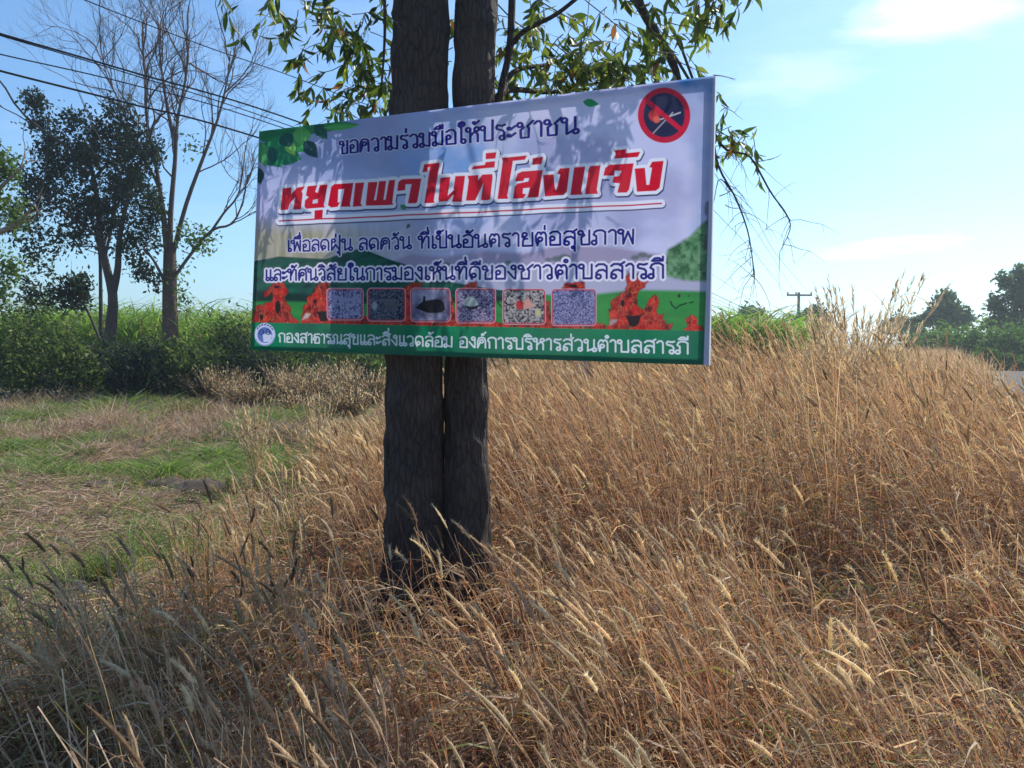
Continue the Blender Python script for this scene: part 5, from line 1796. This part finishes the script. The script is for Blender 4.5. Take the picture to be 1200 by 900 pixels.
def tuft(px, py_base, py_top, spread_px, n, cols, label, name='grass_clump', group=None, lean=(-.1, 0), heads=False, wd=.006, plume=0, cat='grass clump', Yd=None):
    Yb = Yd or CAM_Z * F / (py_base - 400)
    X = (px - 600) / F * Yb
    z0 = ground_at(X, Yb)
    h = at(px, py_top, Yb)[2] - z0
    r = spread_px / F * Yb
    o = empty(name, (X, Yb, z0), label, cat, group)
    a_ = rng.random(n) * 6.283
    rr = rng.random(n) * r * .25
    base = np.stack([X + np.cos(a_) * rr, Yb + np.sin(a_) * rr, np.full(n, z0 - .02)], 1)
    sp = r / max(h, .1)
    up = np.stack([np.cos(a_) * sp * rng.random(n) + lean[0], np.sin(a_) * sp * rng.random(n) + lean[1], np.ones(n)], 1)
    up /= np.linalg.norm(up, axis=1)[:, None]
    bd = np.stack([np.cos(a_) * .12 + lean[0] * .4, np.sin(a_) * .12, -.08 * rng.random(n)], 1)
    L = h * (.55 + .48 * rng.random(n))
    V_, F_, P_, D_ = ribbons(base, up, bd, L, np.full(n, wd), 6, taper=.6)
    c = cols[rng.integers(0, len(cols), n)] * (.7 + .5 * rng.random(n))[:, None]
    mesh('stems', V_, [F_], M_grass, o, percol(c, 14))
    # leaves / plume spikelets
    k = 6
    idx = np.repeat(np.arange(n), k)
    i = rng.integers(1, 6, len(idx))
    az = rng.random(len(idx)) * 6.283
    lu = np.stack([np.cos(az) * .6 + lean[0], np.sin(az) * .6, .8 * np.ones(len(idx))], 1)
    lu /= np.linalg.norm(lu, axis=1)[:, None]
    V_, F_, _, _ = ribbons(P_[idx, i], lu, np.stack([np.cos(az) * .3, np.sin(az) * .3, -.6 * rng.random(len(idx))], 1), h * (.08 + .12 * rng.random(len(idx))), np.full(len(idx), wd * 1.2), 3)
    c = cols[rng.integers(0, len(cols), len(idx))] * (.6 + .6 * rng.random(len(idx)))[:, None]
    mesh('leaves', V_, [F_], M_grass, o, percol(c, 8))
    if plume:
        idx = np.repeat(np.arange(n), plume)
        t = rng.random(len(idx))
        pp = P_[idx, 4] * (1 - t)[:, None] + P_[idx, 6] * t[:, None]
        az = rng.random(len(idx)) * 6.283
        lu = D_[idx, 5] + np.stack([np.cos(az), np.sin(az), np.zeros(len(idx))], 1) * .35
        lu /= np.linalg.norm(lu, axis=1)[:, None]
        V_, F_, _, _ = ribbons(pp, lu, np.zeros((len(idx), 3)), h * (.03 + .03 * rng.random(len(idx))), np.full(len(idx), wd * 1.6), 2)
        c = HEADC[rng.integers(0, 4, len(idx))] * (.6 + .5 * rng.random(len(idx)))[:, None]
        mesh('plumes', V_, [F_], M_fluff, o, percol(c, 6))['kind'] = 'stuff'
    return o


PALE = np.array([(.48, .38, .25), (.40, .31, .20), (.34, .24, .16)])
tuft(1005, 470, 318, 62, 60, PALE, 'tall pale reed clump rising above the dry grass against the sky', plume=26, Yd=11.0, wd=.011, lean=(.06, 0), name='reed_clump', cat='reeds')
tuft(985, 520, 352, 40, 90, STRAW, 'thick straw-coloured clump at the foot of the tall reeds', plume=22, Yd=9.5, wd=.008, lean=(-.02, 0))
tuft(865, 520, 372, 26, 16, PALE, 'thin pale stalks poking above the grass beside the sign', plume=14, Yd=10, wd=.006, lean=(-.08, 0))
tuft(300, 590, 462, 20, 34, PALE, 'upright pale straw clump in the field left of the trunks', plume=22, Yd=7.6, wd=.006, lean=(-.06, 0))
tuft(375, 560, 448, 24, 30, PALE, 'straw clump in the field nearer the left trunk', plume=18, Yd=8.6, wd=.006, lean=(.02, 0))
tuft(152, 478, 446, 14, 50, PALE * .9, 'small tan weed in front of the dark bushes', plume=20, Yd=18.4, wd=.02)
tuft(195, 478, 436, 14, 36, PALE * .9, 'leaning tan weed in front of the dark bushes', plume=20, Yd=18.4, wd=.02, lean=(-.5, 0))
WD = np.concatenate([PALE * np.array([.50, .40, .40]), np.array([(.12, .13, .06), (.10, .09, .06)])])
for (px, top, Y, sp_, n_, ln_, lab) in ((236, 430, 18.9, 16, 150, -.25, 'brownish dry weeds right of the dark bushes'), (258, 424, 18.2, 22, 210, .1, 'taller dry weeds beneath the left end of the sign'), (296, 436, 17.2, 30, 240, -.2, 'wide low dry weed clump below the sign corner'),
                                        (330, 418, 18.8, 20, 200, .15, 'narrow upright dry weeds right of the sign corner'), (362, 428, 17.4, 34, 280, -.15, 'sprawling brown weeds mid-way between sign corner and trunks'), (398, 416, 18.4, 22, 220, -.05, 'tan dry weeds second from the left trunk'),
                                        (432, 426, 16.4, 30, 260, -.2, 'last dry weed clump before the left trunk'), (410, 446, 14.6, 26, 200, -.1, 'low brown weed clump nearer than the others'), (350, 452, 15.4, 30, 200, .1, 'flattened brown weeds in front of the tall ones')):
    tuft(px, 480, top, sp_ * 1.5, n_, WD, lab, name='dry_weeds', group='dry weeds at the back of the field', plume=6, Yd=Y * .96, wd=.013, lean=(ln_, 0), cat='weeds')
GRN = np.array([(.16, .20, .06), (.22, .25, .08), (.12, .15, .045), (.28, .28, .12)])
for i, (px, py, top, sp_, lab) in enumerate(((130, 487, 466, 34, 'low olive grass mound before the small tan weed'), (215, 492, 462, 36, 'wide olive grass mound before the dry weeds'), (20, 490, 472, 40, 'olive grass mound at the left edge'), (300, 498, 476, 34, 'olive grass mound below the sign corner'), (75, 520, 500, 36, 'brownish low mound in the middle of the field'), (385, 500, 478, 34, 'olive grass mound left of the trunk'))):
    tuft(px, py, top, sp_ * 1.5, 620, GRN if i != 4 else PALE * .7, lab, name='grass_mound', group='low grass mounds in the open field', wd=.012, lean=(-.1, 0))
# green tufts in the nearer field
for (px, py, top, sp_, lab) in ((30, 652, 634, 22, 'bright green tuft at the left edge of the bare patch'), (120, 690, 640, 44, 'large bright green tuft in the nearer field'), (100, 536, 520, 22, 'bright green tuft beyond the bare patch'), (210, 640, 620, 24, 'green tuft just beyond the foreground heads')):
    tuft(px, py, top, sp_, 260, np.array([(.11, .18, .045), (.15, .22, .05), (.09, .14, .035), (.24, .22, .10)]), lab, name='green_tuft', wd=.006, lean=(-.1, 0))

# heap of dark dead stalks and dark soil clods in the field
M_clod = plain('dark_soil', (0.07, 0.05, 0.04), 0.95, nscale=12, var=.4, bump=.6)
for (px, py, r, lab) in ((115, 571, .16, 'left dark clod of soil on the bare straw patch'), (139, 569, .14, 'second dark clod of soil on the bare straw patch'), (190, 570, .2, 'low dark ridge of soil at the middle of the field'), (236, 577, .26, 'longest dark soil heap near the tall straw clump')):
    Yb = CAM_Z * F / (py - 400)
    X = (px - 600) / F * Yb
    nu, nv = 14, 8
    V_ = []
    for i in range(nv):
        ph = i / (nv - 1) * math.pi / 2
        for j in range(nu):
            a = j / nu * 2 * math.pi
            q = 1 + .45 * (float(vnoise(np.array(a * 2 + px), np.array(ph * 3), .8, 4)) - .5)
            V_.append((X + r * 1.3 * q * math.cos(a) * math.cos(ph), Yb + r * q * math.sin(a) * math.cos(ph), ground_at(X, Yb) - .02 + r * .5 * q * math.sin(ph)))
    F_ = [(i * nu + j, i * nu + (j + 1) % nu, (i + 1) * nu + (j + 1) % nu, (i + 1) * nu + j) for i in range(nv - 1) for j in range(nu)]
    tag(mesh('soil_clod', V_, [F_], M_clod, smooth=True), lab, 'soil', 'dark clods of soil in the field')

tot = sum(len(o.data.polygons) for o in bpy.data.objects if o.type == 'MESH')
print('polygons', tot)

# thin air haze over the whole place
if HAZE > 0:
    hm, hb_ = new_mat('air')
    pv = hb_.n('ShaderNodeVolumePrincipled')
    pv.inputs['Color'].default_value = (0.82, 0.95, 1.0, 1)
    pv.inputs['Anisotropy'].default_value = 0.45
    pv.inputs['Density'].default_value = HAZE
    hb_.l(pv.outputs[0], hb_.n('ShaderNodeOutputMaterial').inputs['Volume'])
    V_, F_ = box_vf((0, 300, 14.0), (903, 0, 0), (0, 603, 0), (0, 0, 16.0))
    tag(mesh('haze', V_, [F_], hm), kind='stuff')
